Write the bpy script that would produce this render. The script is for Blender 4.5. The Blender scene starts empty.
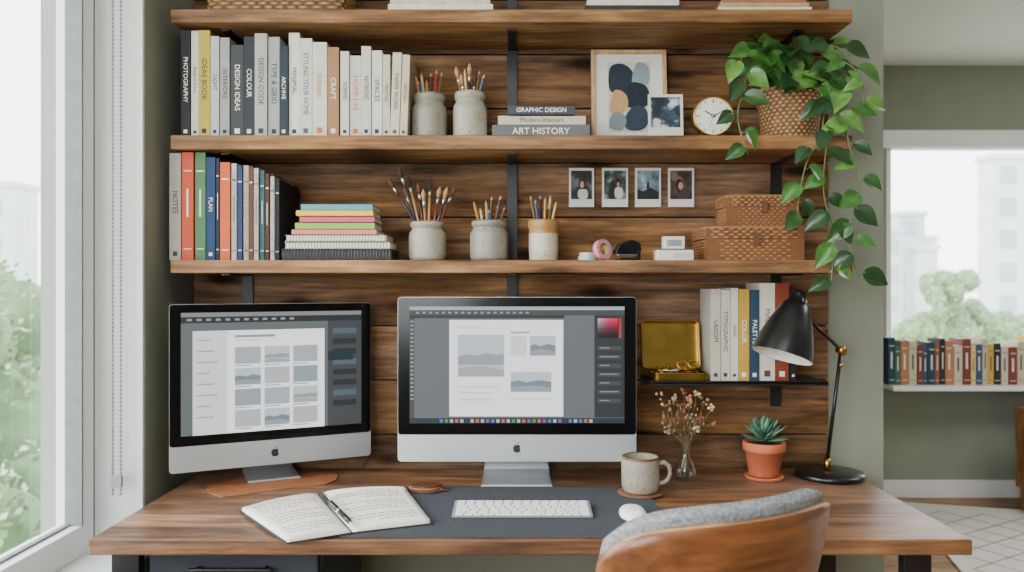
import bpy, bmesh, math, random
from mathutils import Vector, Matrix, noise
random.seed(7)
F=776.0; H=1.33; DZ=.753
def lin(c):
    c=c/255.0
    return c/12.92 if c<=.04045 else ((c+.055)/1.055)**2.4
def C(t): return (lin(t[0]),lin(t[1]),lin(t[2]),1)
def W(px,py,y): return Vector(((px-512)*y/F,y,H-(py-286)*y/F))
def D(px,py,z=DZ):
    y=F*(H-z)/(py-286); return Vector(((px-512)*y/F,y,z))
T=Matrix.Translation
def R(a,ax): return Matrix.Rotation(math.radians(a),4,ax)

# ---------------- materials
MC={}
def mat(col,rough=.6,metal=0,var=.06,scale=40,bump=0.0,emit=0,spec=.5,coat=0,speck=None,name=None,sheen=0):
    key=(tuple(col),rough,metal,var,scale,bump,emit,coat,speck,spec)
    if key in MC: return MC[key]
    m=bpy.data.materials.new(name or 'mat_%d'%len(MC)); m.use_nodes=True
    nt=m.node_tree; N=nt.nodes; L=nt.links; b=N['Principled BSDF']
    tc=N.new('ShaderNodeTexCoord'); nz=N.new('ShaderNodeTexNoise'); nz.inputs['Scale'].default_value=scale; nz.inputs['Detail'].default_value=4
    L.new(tc.outputs['Object'],nz.inputs['Vector'])
    r=N.new('ShaderNodeValToRGB'); c=C(col)
    r.color_ramp.elements[0].position=.3; r.color_ramp.elements[1].position=.7
    r.color_ramp.elements[0].color=tuple(max(0,x*(1-var*2)) for x in c[:3])+(1,)
    r.color_ramp.elements[1].color=tuple(min(1,x*(1+var*2)) for x in c[:3])+(1,)
    L.new(nz.outputs['Fac'],r.inputs['Fac']); out=r.outputs['Color']
    if speck:
        n2=N.new('ShaderNodeTexNoise'); n2.inputs['Scale'].default_value=230; n2.inputs['Detail'].default_value=2
        L.new(tc.outputs['Object'],n2.inputs['Vector'])
        r2=N.new('ShaderNodeValToRGB'); r2.color_ramp.elements[0].position=.62; r2.color_ramp.elements[1].position=.67
        r2.color_ramp.elements[0].color=(0,0,0,1); r2.color_ramp.elements[1].color=(1,1,1,1)
        L.new(n2.outputs['Fac'],r2.inputs['Fac'])
        mx=N.new('ShaderNodeMix'); mx.data_type='RGBA'; L.new(r2.outputs['Color'],mx.inputs[0]); L.new(out,mx.inputs[6]); mx.inputs[7].default_value=C(speck); out=mx.outputs[2]
    L.new(out,b.inputs['Base Color'])
    b.inputs['Roughness'].default_value=rough; b.inputs['Metallic'].default_value=metal
    b.inputs['Specular IOR Level'].default_value=spec; b.inputs['Coat Weight'].default_value=coat
    if bump:
        bp=N.new('ShaderNodeBump'); bp.inputs['Strength'].default_value=bump; bp.inputs['Distance'].default_value=.004
        L.new(nz.outputs['Fac'],bp.inputs['Height']); L.new(bp.outputs['Normal'],b.inputs['Normal'])
    if emit:
        L.new(out,b.inputs['Emission Color']); b.inputs['Emission Strength'].default_value=emit
        for l in list(b.inputs['Base Color'].links): L.remove(l)
        b.inputs['Base Color'].default_value=(.01,.01,.01,1)
    MC[key]=m; return m

def wood(name,c1,c2,c3,grain=0,plank=None,psize=.18,knots=0,rough=.5,sc=1.0,pvar=.35,coat=0,flat=None,ring=.5,spec=.4,fine=1.0,grey=0,kscale=(1.7,5.6)):
    m=bpy.data.materials.new(name); m.use_nodes=True
    nt=m.node_tree; N=nt.nodes; L=nt.links; b=N['Principled BSDF']
    tc=N.new('ShaderNodeTexCoord'); vec=tc.outputs['Object']; rnd=None
    if plank is not None:
        sp=N.new('ShaderNodeSeparateXYZ'); L.new(vec,sp.inputs[0])
        d=N.new('ShaderNodeMath'); d.operation='DIVIDE'; L.new(sp.outputs[plank],d.inputs[0]); d.inputs[1].default_value=psize
        fl=N.new('ShaderNodeMath'); fl.operation='FLOOR'; L.new(d.outputs[0],fl.inputs[0])
        wn=N.new('ShaderNodeTexWhiteNoise'); wn.noise_dimensions='1D'; L.new(fl.outputs[0],wn.inputs['W']); rnd=wn.outputs['Value']
        vm=N.new('ShaderNodeVectorMath'); vm.operation='SCALE'; L.new(wn.outputs['Color'],vm.inputs[0]); vm.inputs['Scale'].default_value=9
        va=N.new('ShaderNodeVectorMath'); va.operation='ADD'; L.new(vec,va.inputs[0]); L.new(vm.outputs[0],va.inputs[1]); vec=va.outputs[0]
    def mapn(a,bb,fl=None):
        mp=N.new('ShaderNodeMapping'); s=[bb]*3; s[grain]=a
        if fl is not None: s[fl]=0
        mp.inputs['Scale'].default_value=s; L.new(vec,mp.inputs['Vector']); return mp.outputs[0]
    def noi(v,det,rough_=.5,dist=0):
        n=N.new('ShaderNodeTexNoise'); n.inputs['Scale'].default_value=1; n.inputs['Detail'].default_value=det; n.inputs['Roughness'].default_value=rough_; n.inputs['Distortion'].default_value=dist; L.new(v,n.inputs['Vector']); return n.outputs['Fac']
    n1=noi(mapn(1.5*sc,15*sc),8,.7,.6)
    r=N.new('ShaderNodeValToRGB'); e=r.color_ramp.elements
    e[0].position=.34; e[0].color=C(c1); e[1].position=.66; e[1].color=C(c3); mid=e.new(.5); mid.color=C(c2)
    L.new(n1,r.inputs['Fac']); out=r.outputs['Color']
    def mul(col,fac,lo,hi,a=.3,bq=.7):
        mr=N.new('ShaderNodeMapRange'); mr.inputs[1].default_value=a; mr.inputs[2].default_value=bq
        mr.inputs[3].default_value=lo; mr.inputs[4].default_value=hi; L.new(fac,mr.inputs[0])
        v=N.new('ShaderNodeVectorMath'); v.operation='SCALE'; L.new(col,v.inputs[0]); L.new(mr.outputs[0],v.inputs['Scale']); return v.outputs[0]
    n2=noi(mapn(5*sc,90*sc),4)
    out=mul(out,n2,1-.42*fine,1+.22*fine)
    nr=noi(mapn(.8*sc,5.0*sc,flat),1.0,.4,.15)
    k=N.new('ShaderNodeMath'); k.operation='MULTIPLY'; L.new(nr,k.inputs[0]); k.inputs[1].default_value=90
    s_=N.new('ShaderNodeMath'); s_.operation='SINE'; L.new(k.outputs[0],s_.inputs[0])
    out=mul(out,s_.outputs[0],1-.38*ring,1+.12*ring,-1,1)
    n3=noi(mapn(4,8),6,.65); out=mul(out,n3,.64,1.26)
    if rnd is not None: out=mul(out,rnd,1-pvar,1+pvar*.6,0,1)
    if grey:
        hs=N.new('ShaderNodeHueSaturation'); L.new(out,hs.inputs['Color']); n5=noi(mapn(1.2,4),3)
        mr=N.new('ShaderNodeMapRange'); mr.inputs[1].default_value=.35; mr.inputs[2].default_value=.65; mr.inputs[3].default_value=1; mr.inputs[4].default_value=1-grey; L.new(n5,mr.inputs[0]); L.new(mr.outputs[0],hs.inputs['Saturation']); out=hs.outputs['Color']
    if knots:
        n4=noi(mapn(9,14),2)
        s2=N.new('ShaderNodeSeparateXYZ'); L.new(vec,s2.inputs[0]); cb=N.new('ShaderNodeCombineXYZ')
        ma=N.new('ShaderNodeMath'); ma.operation='MULTIPLY'; ma.inputs[1].default_value=kscale[0]; L.new(s2.outputs[0],ma.inputs[0]); L.new(ma.outputs[0],cb.inputs[0])
        mb=N.new('ShaderNodeMath'); mb.operation='MULTIPLY'; mb.inputs[1].default_value=kscale[1]; L.new(s2.outputs[1 if flat==2 else 2],mb.inputs[0]); L.new(mb.outputs[0],cb.inputs[1])
        vo=N.new('ShaderNodeTexVoronoi'); vo.voronoi_dimensions='2D'; vo.inputs['Scale'].default_value=1; L.new(cb.outputs[0],vo.inputs['Vector'])
        ad=N.new('ShaderNodeMath'); ad.operation='MULTIPLY_ADD'; L.new(n4,ad.inputs[0]); ad.inputs[1].default_value=.10; L.new(vo.outputs['Distance'],ad.inputs[2])
        s3=N.new('ShaderNodeSeparateColor'); L.new(vo.outputs['Color'],s3.inputs[0])
        a2=N.new('ShaderNodeMath'); a2.operation='MULTIPLY_ADD'; L.new(s3.outputs[0],a2.inputs[0]); a2.inputs[1].default_value=.10; L.new(ad.outputs[0],a2.inputs[2])
        kr=N.new('ShaderNodeValToRGB'); kr.color_ramp.elements[0].position=.12; kr.color_ramp.elements[1].position=.32
        kr.color_ramp.elements[0].color=(.07,.05,.04,1); kr.color_ramp.elements[1].color=(1,1,1,1); q=kr.color_ramp.elements.new(.165); q.color=(.36,.27,.21,1); q=kr.color_ramp.elements.new(.22); q.color=(.8,.72,.66,1)
        L.new(a2.outputs[0],kr.inputs['Fac'])
        mx=N.new('ShaderNodeMix'); mx.data_type='RGBA'; mx.blend_type='MULTIPLY'; mx.inputs[0].default_value=knots
        L.new(out,mx.inputs[6]); L.new(kr.outputs['Color'],mx.inputs[7]); out=mx.outputs[2]
    L.new(out,b.inputs['Base Color']); b.inputs['Roughness'].default_value=rough; b.inputs['Coat Weight'].default_value=coat; b.inputs['Coat Roughness'].default_value=.3; b.inputs['Specular IOR Level'].default_value=spec
    bp=N.new('ShaderNodeBump'); bp.inputs['Strength'].default_value=.5; bp.inputs['Distance'].default_value=.004
    L.new(n2,bp.inputs['Height']); L.new(bp.outputs['Normal'],b.inputs['Normal'])
    return m

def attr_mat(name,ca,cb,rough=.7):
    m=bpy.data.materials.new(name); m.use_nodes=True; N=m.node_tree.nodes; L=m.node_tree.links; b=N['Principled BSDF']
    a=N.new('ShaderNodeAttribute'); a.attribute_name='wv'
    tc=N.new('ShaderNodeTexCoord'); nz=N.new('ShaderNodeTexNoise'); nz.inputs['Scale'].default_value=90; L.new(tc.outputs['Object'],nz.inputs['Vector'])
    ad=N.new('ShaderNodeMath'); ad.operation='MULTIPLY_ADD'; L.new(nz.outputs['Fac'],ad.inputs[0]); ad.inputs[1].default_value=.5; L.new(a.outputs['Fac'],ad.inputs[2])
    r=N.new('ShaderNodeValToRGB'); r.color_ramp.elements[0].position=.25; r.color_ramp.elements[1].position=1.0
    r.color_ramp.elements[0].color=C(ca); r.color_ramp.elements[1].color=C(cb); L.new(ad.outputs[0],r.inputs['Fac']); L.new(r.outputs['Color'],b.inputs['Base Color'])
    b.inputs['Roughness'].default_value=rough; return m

def glass(name,gl=.12,tint=(1,1,1,1),fk=.8):
    m=bpy.data.materials.new(name); m.use_nodes=True; N=m.node_tree.nodes; L=m.node_tree.links
    o=N['Material Output']; N.remove(N['Principled BSDF']); t=N.new('ShaderNodeBsdfTransparent'); t.inputs[0].default_value=tint
    g=N.new('ShaderNodeBsdfGlossy'); g.inputs['Roughness'].default_value=.03
    fr=N.new('ShaderNodeFresnel'); fr.inputs['IOR'].default_value=1.45
    ma=N.new('ShaderNodeMath'); ma.operation='MULTIPLY_ADD'; ma.inputs[1].default_value=fk; ma.inputs[2].default_value=gl; L.new(fr.outputs[0],ma.inputs[0])
    mx=N.new('ShaderNodeMixShader'); L.new(ma.outputs[0],mx.inputs[0]); L.new(t.outputs[0],mx.inputs[1]); L.new(g.outputs[0],mx.inputs[2]); L.new(mx.outputs[0],o.inputs[0]); return m

# ---------------- mesh builder
def grp(name,loc=(0,0,0),rz=0):
    o=bpy.data.objects.new(name,None); o.empty_display_size=.05; o.location=loc; o.rotation_euler=(0,0,math.radians(rz)); bpy.context.collection.objects.link(o); return o
class MB:
    def __init__(s): s.v=[];s.f=[];s.mi=[];s.sm=[];s.mats=[];s.at=None
    def m(s,mt):
        if mt not in s.mats: s.mats.append(mt)
        return s.mats.index(mt)
    def add(s,vs,fs,mt,smooth=False,M=None):
        o=len(s.v); i=s.m(mt)
        for p in vs:
            p=Vector(p); s.v.append(M@p if M else p)
        for f in fs: s.f.append([o+k for k in f]); s.mi.append(i); s.sm.append(smooth)
    def box(s,x0,x1,y0,y1,z0,z1,mt,M=None):
        vs=[(x,y,z) for x in(x0,x1) for y in(y0,y1) for z in(z0,z1)]
        s.add(vs,[(0,1,3,2),(4,6,7,5),(0,4,5,1),(2,3,7,6),(0,2,6,4),(1,5,7,3)],mt,False,M)
    def lathe(s,prof,mt,M=None,seg=32,smooth=True):
        vs=[];rings=[]
        for r,z in prof:
            if r<1e-6: rings.append([len(vs)]); vs.append((0,0,z))
            else:
                rings.append(list(range(len(vs),len(vs)+seg)))
                for i in range(seg):
                    a=2*math.pi*i/seg; vs.append((r*math.cos(a),r*math.sin(a),z))
        fs=[]
        for a,b in zip(rings,rings[1:]):
            if len(a)==1 and len(b)==1: continue
            for i in range(seg):
                j=(i+1)%seg
                if len(a)==1: fs.append((a[0],b[i],b[j]))
                elif len(b)==1: fs.append((a[i],a[j],b[0]))
                else: fs.append((a[i],a[j],b[j],b[i]))
        s.add(vs,fs,mt,smooth,M)
    def tube(s,pts,r,mt,seg=8,M=None,smooth=True):
        pts=[Vector(p) for p in pts]; n=len(pts); rr=r if isinstance(r,(list,tuple)) else [r]*n
        vs=[];up=None
        for i,p in enumerate(pts):
            t=(pts[min(i+1,n-1)]-pts[max(i-1,0)]).normalized()
            if up is None: up=Vector((0,0,1)) if abs(t.z)<.9 else Vector((1,0,0))
            a=t.cross(up).normalized(); up2=a.cross(t).normalized(); up=up2
            for k in range(seg):
                an=2*math.pi*k/seg; vs.append(p+(a*math.cos(an)+up2*math.sin(an))*rr[i])
        fs=[]
        for i in range(n-1):
            for k in range(seg):
                l=(k+1)%seg; fs.append((i*seg+k,i*seg+l,(i+1)*seg+l,(i+1)*seg+k))
        fs.append(tuple(range(seg))); fs.append(tuple(range((n-1)*seg,n*seg)))
        s.add(vs,fs,mt,smooth,M)
    def prism(s,pts,z0,z1,mt,M=None):
        n=len(pts); vs=[(p[0],p[1],z0) for p in pts]+[(p[0],p[1],z1) for p in pts]
        fs=[tuple(range(n)),tuple(range(n,2*n))]+[(i,(i+1)%n,n+(i+1)%n,n+i) for i in range(n)]
        s.add(vs,fs,mt,False,M)
    def ball(s,c,r,mt,seg=8,M=None):
        c=Vector(c); rx,ry,rz=(r if isinstance(r,(tuple,list)) else (r,r,r)); prof=[(math.sin(math.pi*i/seg),-math.cos(math.pi*i/seg)) for i in range(seg+1)]
        prof[0]=(0,-1);prof[-1]=(0,1)
        mm=T(c)@Matrix.Diagonal((rx,ry,rz,1)); s.lathe(prof,mt,(M@mm) if M else mm,seg=seg+4)
    def build(s,name,parent=None,bevel=0,loc=None,recalc=True,segs=2):
        me=bpy.data.meshes.new(name)
        off=Vector(loc) if loc is not None else Vector((0,0,0))
        me.from_pydata([tuple(v-off) for v in s.v],[],s.f)
        for mt in s.mats: me.materials.append(mt)
        for i,p in enumerate(me.polygons): p.material_index=s.mi[i]; p.use_smooth=s.sm[i]
        if recalc:
            bm=bmesh.new(); bm.from_mesh(me); bmesh.ops.recalc_face_normals(bm,faces=bm.faces); bm.to_mesh(me); bm.free()
        if s.at:
            a=me.attributes.new('wv','FLOAT','POINT')
            for i,x in enumerate(s.at): a.data[i].value=x
        o=bpy.data.objects.new(name,me); bpy.context.collection.objects.link(o); o.location=off
        if parent: o.parent=parent
        if bevel:
            b=o.modifiers.new('bevel','BEVEL'); b.width=bevel; b.segments=segs; b.limit_method='ANGLE'; b.angle_limit=math.radians(50); b.harden_normals=False
        return o
def text(s,size,M,mt,parent,name='lettering',ext=.0003,sx=1):
    cu=bpy.data.curves.new(name,'FONT'); cu.body=s; cu.size=size; cu.extrude=ext; cu.align_x='CENTER'; cu.align_y='CENTER'; cu.resolution_u=3
    o=bpy.data.objects.new(name,cu); bpy.context.collection.objects.link(o)
    bpy.context.view_layer.update()
    me=bpy.data.meshes.new_from_object(o.evaluated_get(bpy.context.evaluated_depsgraph_get()))
    bpy.data.objects.remove(o); o=bpy.data.objects.new(name,me); bpy.context.collection.objects.link(o)
    me.materials.clear(); me.materials.append(mt); o.matrix_world=M@Matrix.Diagonal((sx,1,1,1)); o.parent=parent; return o
def rrect(x0,x1,y0,y1,r,n=5):
    p=[]
    for cx,cy,a0 in((x1-r,y1-r,0),(x0+r,y1-r,90),(x0+r,y0+r,180),(x1-r,y0+r,270)):
        for i in range(n+1):
            a=math.radians(a0+90*i/n); p.append((cx+r*math.cos(a),cy+r*math.sin(a)))
    return p

# ---------------- palette
GREEN=mat((134,139,126),.85,var=.02,scale=6,bump=.05,name='sage_paint')
WHITE=mat((226,228,226),.5,var=.01,scale=8,name='white_paint')
CEIL=mat((214,215,208),.9,var=.01,scale=5,name='ceiling_paint')
BLACK=mat((18,18,19),.45,var=.05,name='black_metal')
PANEL=wood('panel_wood',(78,53,31),(126,88,52),(160,118,76),0,2,.172,knots=.97,rough=.75,pvar=.36,flat=1,ring=.3,spec=.2,fine=1.0,grey=.2)
SHELF=wood('shelf_wood',(92,62,36),(140,98,58),(174,130,83),0,None,knots=.85,rough=.6,ring=.25,spec=.25,grey=.1,kscale=(1.3,9))
DESKW=wood('desk_wood',(92,60,39),(136,94,62),(166,121,83),0,1,.098,rough=.42,pvar=.3,coat=.08,flat=2,ring=.35,fine=1.0,grey=.15)
FLOORW=wood('floor_wood',(128,94,62),(164,126,88),(186,148,108),0,1,.14,rough=.45,pvar=.15)
PLY=wood('walnut_ply',(98,58,32),(128,79,46),(152,98,60),0,None,rough=.32,coat=.25,sc=.7,ring=.2,flat=1,fine=.8)
PLYE=wood('ply_edge',(150,108,70),(178,136,92),(200,160,114),0,None,rough=.5)
LWOOD=wood('light_wood',(170,130,90),(194,156,114),(214,180,136),2,None,rough=.5,sc=2,ring=.2,fine=.6)
BRASS=mat((196,150,72),.28,1,var=.03,name='brass')
STEEL=mat((200,202,205),.32,1,var=.01,name='steel')
ALU=mat((194,197,200),.42,.8,var=.008,scale=4,name='aluminium')
GLOSS=mat((4,4,5),.18,var=0,spec=.3,name='black_glass')
PAPER=mat((232,228,218),.85,var=.02,scale=60,name='paper')
INK=mat((34,34,36),.8,name='ink')

# ---------------- room
YB=2.46; XL=-1.013; ZC=2.72; YR=-2.2
b=MB(); b.box(XL,1.187,2.4805,2.62,0,ZC,GREEN); b.build('wall_back')
b=MB(); b.box(-1.30,XL,2.14,2.62,0,ZC,GREEN)
for (a,c,z0,z1) in((YR,2.14,0,.60),(YR,2.14,2.5,ZC),(-.1,.2,.6,2.5),(YR,-2.0,.6,2.5)): b.box(-1.30,XL,a,c,z0,z1,GREEN)
b.build('wall_left')
b=MB(); b.box(1.06,1.187,2.62,4.89,0,ZC,GREEN); b.build('unseen_partition')  # unseen wall, added to stop light leaking in behind the back wall
b=MB(); b.box(-1.3,5.2,YR-.1,5.05,ZC,ZC+.1,CEIL); b.build('ceiling')
b=MB(); b.box(-1.3,5.2,YR-.1,5.05,-.1,0,FLOORW); b.build('floor')
b=MB(); b.box(-1.3,5.2,YR-.1,YR,0,ZC,GREEN); b.build('added_wall_rear')  # unseen wall added to cut frontal fill and bright screen reflections
FX0,FX1=2.36,4.3
b=MB(); b.box(1.06,5.2,4.89,5.05,0,.705,GREEN); b.box(1.06,5.2,4.89,5.05,2.31,ZC,GREEN); b.box(1.06,FX0,4.89,5.05,.705,2.31,GREEN); b.box(FX1,5.2,4.89,5.05,.705,2.31,GREEN); b.build('wall_far')
b=MB(); b.box(5.2,5.3,YR,5.05,0,ZC,GREEN); b.build('wall_right')
b=MB(); b.box(1.19,5.2,4.87,4.889,0,.11,WHITE); b.build('baseboard_far',bevel=.003)
# windows
GL=glass('window_glass',.0,fk=.12)
DG=mat((110,114,116),.6,name='gasket_and_groove')
xa,xb=-1.20,-1.13
def lwin(name,y0,y1,mull):
    g=grp(name); b=MB()
    b.box(xa,xb,y1-.1,y1-.001,.62,2.5,WHITE); b.box(xa,xb,y0,y0+.1,.62,2.5,WHITE); b.box(xa,xb,y0+.1,y1-.1,.62,.70,WHITE); b.box(xa,xb,y0+.1,y1-.1,2.42,2.5,WHITE)
    if mull: b.box(xa,xb,mull-.04,mull+.04,.70,2.42,WHITE)
    b.build('frame',g,bevel=.003)
    b=MB(); b.box(-1.168,-1.162,y0+.1,y1-.1,.70,2.42,GL); b.build('glass',g)
    b=MB(); b.box(-1.172,-1.127,y1-.107,y1-.1,.70,2.42,DG); b.box(-1.172,-1.158,y0+.1,y1-.107,.70,.706,DG); b.box(-1.1299,-1.1285,y1-.045,y1-.04,.62,2.5,DG); b.build('gasket_and_groove',g)  # grey strips: glass edges, plus the stile's shadow groove painted as a line
lwin('window_1',.2,2.14,1.16); lwin('added_window',-2.0,-.1,-1.05)  # the rear one is unseen, added to let in side light
b=MB(); b.box(-1.13,-1.0135,2.128,2.1395,.62,2.5,WHITE); b.build('trim_1')
b=MB(); b.box(-1.30,-.985,.2,2.139,.595,.619,WHITE); b.build('trim_2',bevel=.004)
g=grp('roller_blind')
b=MB(); b.tube([(-1.07,.25,2.45),(-1.07,2.12,2.45)],.025,WHITE,16); b.build('roll',g)
CHN=mat((140,142,140),.4,name='chain_plastic')
b=MB()
for dx in(-.011,.011):
    for i in range(150):
        b.ball((-1.062+dx,2.085,2.44-i*.0112),.0038,CHN,4)
    b.tube([(-1.062+dx,2.085,2.45),(-1.062+dx,2.085,.77)],.0014,CHN,5)
b.box(-1.076,-1.048,2.08,2.09,.79,.82,CHN)
b.build('chain',g)
g=grp('window_2')
b=MB(); ya,yb=4.93,5.0
b.box(FX0,FX1,ya,yb,2.2,2.31,WHITE); b.box(FX0,FX0+.05,ya,yb,.735,2.2,WHITE); b.box(FX1-.05,FX1,ya,yb,.735,2.2,WHITE); b.box(FX0+.05,FX1-.05,ya,yb,.735,.79,WHITE)
b.box(FX0-.06,FX1+.06,4.872,4.889,2.2,2.31,WHITE); b.build('frame',g,bevel=.003)
b=MB(); b.box(FX0-.1,FX1+.1,4.60,4.93,.706,.735,WHITE); b.build('trim_3',bevel=.003)

# ---------------- plank panel
b=MB(); k=math.floor(.70/.172); zz=k*.172
b.box(-1.008,1.003,2.479,2.4804,.70,ZC-.002,mat((20,14,9),.9))  # near-black sheet added so the plank gaps read as shaded
while zz<ZC-.01:
    z0=max(zz,.70); z1=min(zz+.172,ZC-.002); dy=random.uniform(0,.003)
    b.box(-1.008,1.003,YB+dy,2.4785,z0+.0026,z1-.0026,PANEL); zz+=.172
b.build('plank_panelling',bevel=.003)

# ---------------- shelves
YS=2.2
def shelf(name,z0,z1):
    b=MB(); b.box(-.969,.966,YS,YB-.010,z0,z1,SHELF); b.build(name,bevel=.003)
Z1,Z2,Z3=2.115,1.758,1.404
shelf('storage_shelf',2.078,Z1); shelf('bookshelf_board',1.718,Z2-.0003); shelf('art_supply_shelf',1.367,Z3-.0003)
for X in(-.835,0,.835):
    b=MB(); b.box(X-.016,X+.016,YB-.0085,YB-.0005,.95 if X>0 else 1.0,2.5,BLACK)
    for z in(2.078,1.718,1.367):
        b.box(X-.012,X+.012,YS+.06,YB-.010,z-.006,z-.0005,BLACK)
    b.build('shelf_bracket_rail')
SZ=1.048
b=MB(); b.box(.405,.93,2.28,2.449,SZ-.006,SZ,BLACK); b.box(.405,.93,2.28,2.284,SZ-.012,SZ+.002,BLACK); b.box(.405,.93,2.442,2.449,SZ-.03,SZ,BLACK); b.build('metal_ledge_shelf',bevel=.001)

# ---------------- books
def books(name,yf,bz,lst,depth=.17,gap=.0008):
    g=grp(name,(0,0,0)); b=MB()
    for it in lst:
        x0,x1,pt,col=it[:4]; lab=it[4] if len(it)>4 else None; lcol=it[5] if len(it)>5 else None
        X0=(x0-512)*yf/F+gap; X1=(x1-512)*yf/F-gap; z1=H-(pt-286)*yf/F
        yj=yf+random.uniform(0,.008); m=mat(col,.6,var=.03,scale=25,spec=.3); w=X1-X0; h=z1-bz
        lean=it[6] if len(it)>6 else 0
        M=T((X0,yj,bz))@R(lean,'Y')
        c=min(.0022,w*.2)
        b.box(0,w,0,c,0,h,m,M); b.box(0,c,c,depth,0,h,m,M); b.box(w-c,w,c,depth,0,h,m,M)
        b.box(c,w-c,c,depth-.004,.003,h-.003,PAPER,M)
        lum=sum(col)/3
        tm=mat(lcol if lcol else ((225,222,215) if lum<130 else (44,44,46)),.7)
        if lab:
            sz=min(w*.66,.021)
            ln=len(lab)*sz*.62; sx=min(1,(h*.66)/ln)
            RM=Matrix(((0,1,0,0),(0,0,-1,0),(-1,0,0,0),(0,0,0,1)))
            text(lab,sz,M@T((w/2,-.0006,h*.54))@RM,tm,g,sx=sx)
            b.box(w*.3,w*.7,-.0005,0,.012,.012+w*.4,tm,M)
        else:
            b.box(w*.15,w*.85,-.0005,0,h*.82,h*.82+.004,tm,M)
            if pt<250 and random.random()<.5: b.box(w*.4,w*.58,-.0005,0,h*.4,h*.66,tm,M)
            elif pt>=250: b.box(w*.38,w*.6,-.0005,0,h*.35,h*.7,tm,M)
            b.box(w*.15,w*.85,-.0005,0,h*.1,h*.1+.003,tm,M)
    b.build('volumes',g,bevel=.0008,segs=1); return g
WH=(206,203,194); CR=(200,190,170); GY=(150,152,150); DK=(32,34,38)
books('design_book_row',2.232,Z2,[
(180,190,30,DK,'PHOTOGRAPHY'),(190,198,30,WH,'Atlas of Form'),(198,210,30,(184,160,62),'IDEAS BOOK'),(210,219,36,(180,180,178),'LIGHT'),(219,229,37,GY,'INTERIORS'),
(229.5,243,44,(56,58,60),'DESIGN IDEAS'),(243,254,36,(40,44,50),'COLOUR'),(254,267,33,(164,164,158),'DESIGN CODE'),(267,279,36,(152,154,154),'TYPE & GRID'),(279,288,46,(40,48,60),'ARCHIVE'),
(288,299,32,(208,205,198),'MINIMAL'),(299,312,38,(198,195,187),'STYLING YOUR HOME',(84,84,84)),(312,327,42,(204,198,184),'Stilinspo',(200,100,60)),(327,339,47,(152,112,80),'CRAFT'),
(340,349,51,(198,195,188),'FORMS'),(349,361,55,(190,189,183),'HOME LIFE',(205,80,40)),(361,371,46,(194,191,181),'NORDIC'),(371,382,50,(206,202,193),'SPACES'),(382,390,54,(190,186,171),'TEXTILE'),
(389.5,399,52,(200,190,166),'PAPER WORK',(70,70,70),2),(399,407,54,(196,184,158),'ARTISAN',(80,70,60),2.2)])
books('binder_row',2.226,Z3,[
(169,181,153,(166,160,150),'NOTES'),(181.5,193.5,152,(202,76,46)),(194,205,152,(78,118,78)),(205.5,215,157,(30,56,92),'PLAN'),(215,219,158,(26,36,50)),(219.5,230,162,(202,92,46)),
(230.5,236,163,(178,178,174)),(236.5,242,165,(42,54,92)),(242.5,248,165,(170,158,138)),(248.5,253,166,(90,56,38)),(253.5,258.5,168,(178,174,164)),(259,264,170,(48,86,92)),(264.5,269,173,(72,40,30)),(269.5,274,176,(184,180,170)),(274.5,279,179,(26,30,36))],depth=.2)
b=MB()
for px in(233,245,256,272):
    X=(px-512)*2.226/F
    for i in range(24):
        z=Z3+.02+i*.0098
        b.lathe([(.0045+.0007*math.cos(a),.0007*math.sin(a)) for a in[math.pi*2*q/5 for q in range(6)]],STEEL,T((X,2.224,z)),seg=8)
o=b.build('spiral_bindings'); o.parent=bpy.data.objects['binder_row']
books('reference_book_row',2.30,SZ+.0005,[(711,721,289,(178,172,158),'LAGOM'),(721,731,290,(188,182,168),'TYPOGRAPHIC'),(731,739,288,(198,192,182),'WABI'),(739,750,289,(180,142,54),'COLOR'),(750,760,290,(34,60,82),'PALETTE'),(760,776,283,(204,194,180),'MINIMALISM',(70,60,50)),(776,790,283,(124,54,34),'THE ROOM'),(790.5,797,300,(30,30,32),'FILM')],depth=.135)
cols=[(44,70,84),(190,176,150),(150,84,60),(200,196,186),(70,104,86),(194,158,76),(44,46,52),(206,200,188),(176,120,84),(84,118,140),(196,186,164),(110,140,120),(120,60,54),(214,190,130),(60,80,110)]
l=[]; px=888.5; ci=0
while px<1100:
    w=random.uniform(4,8.5); l.append((px,px+w,random.uniform(337,350),cols[ci%len(cols)])); px+=w+.3; ci+=random.choice([1,2,4])
books('paperback_row',4.66,.7355,l,depth=.15)

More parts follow.
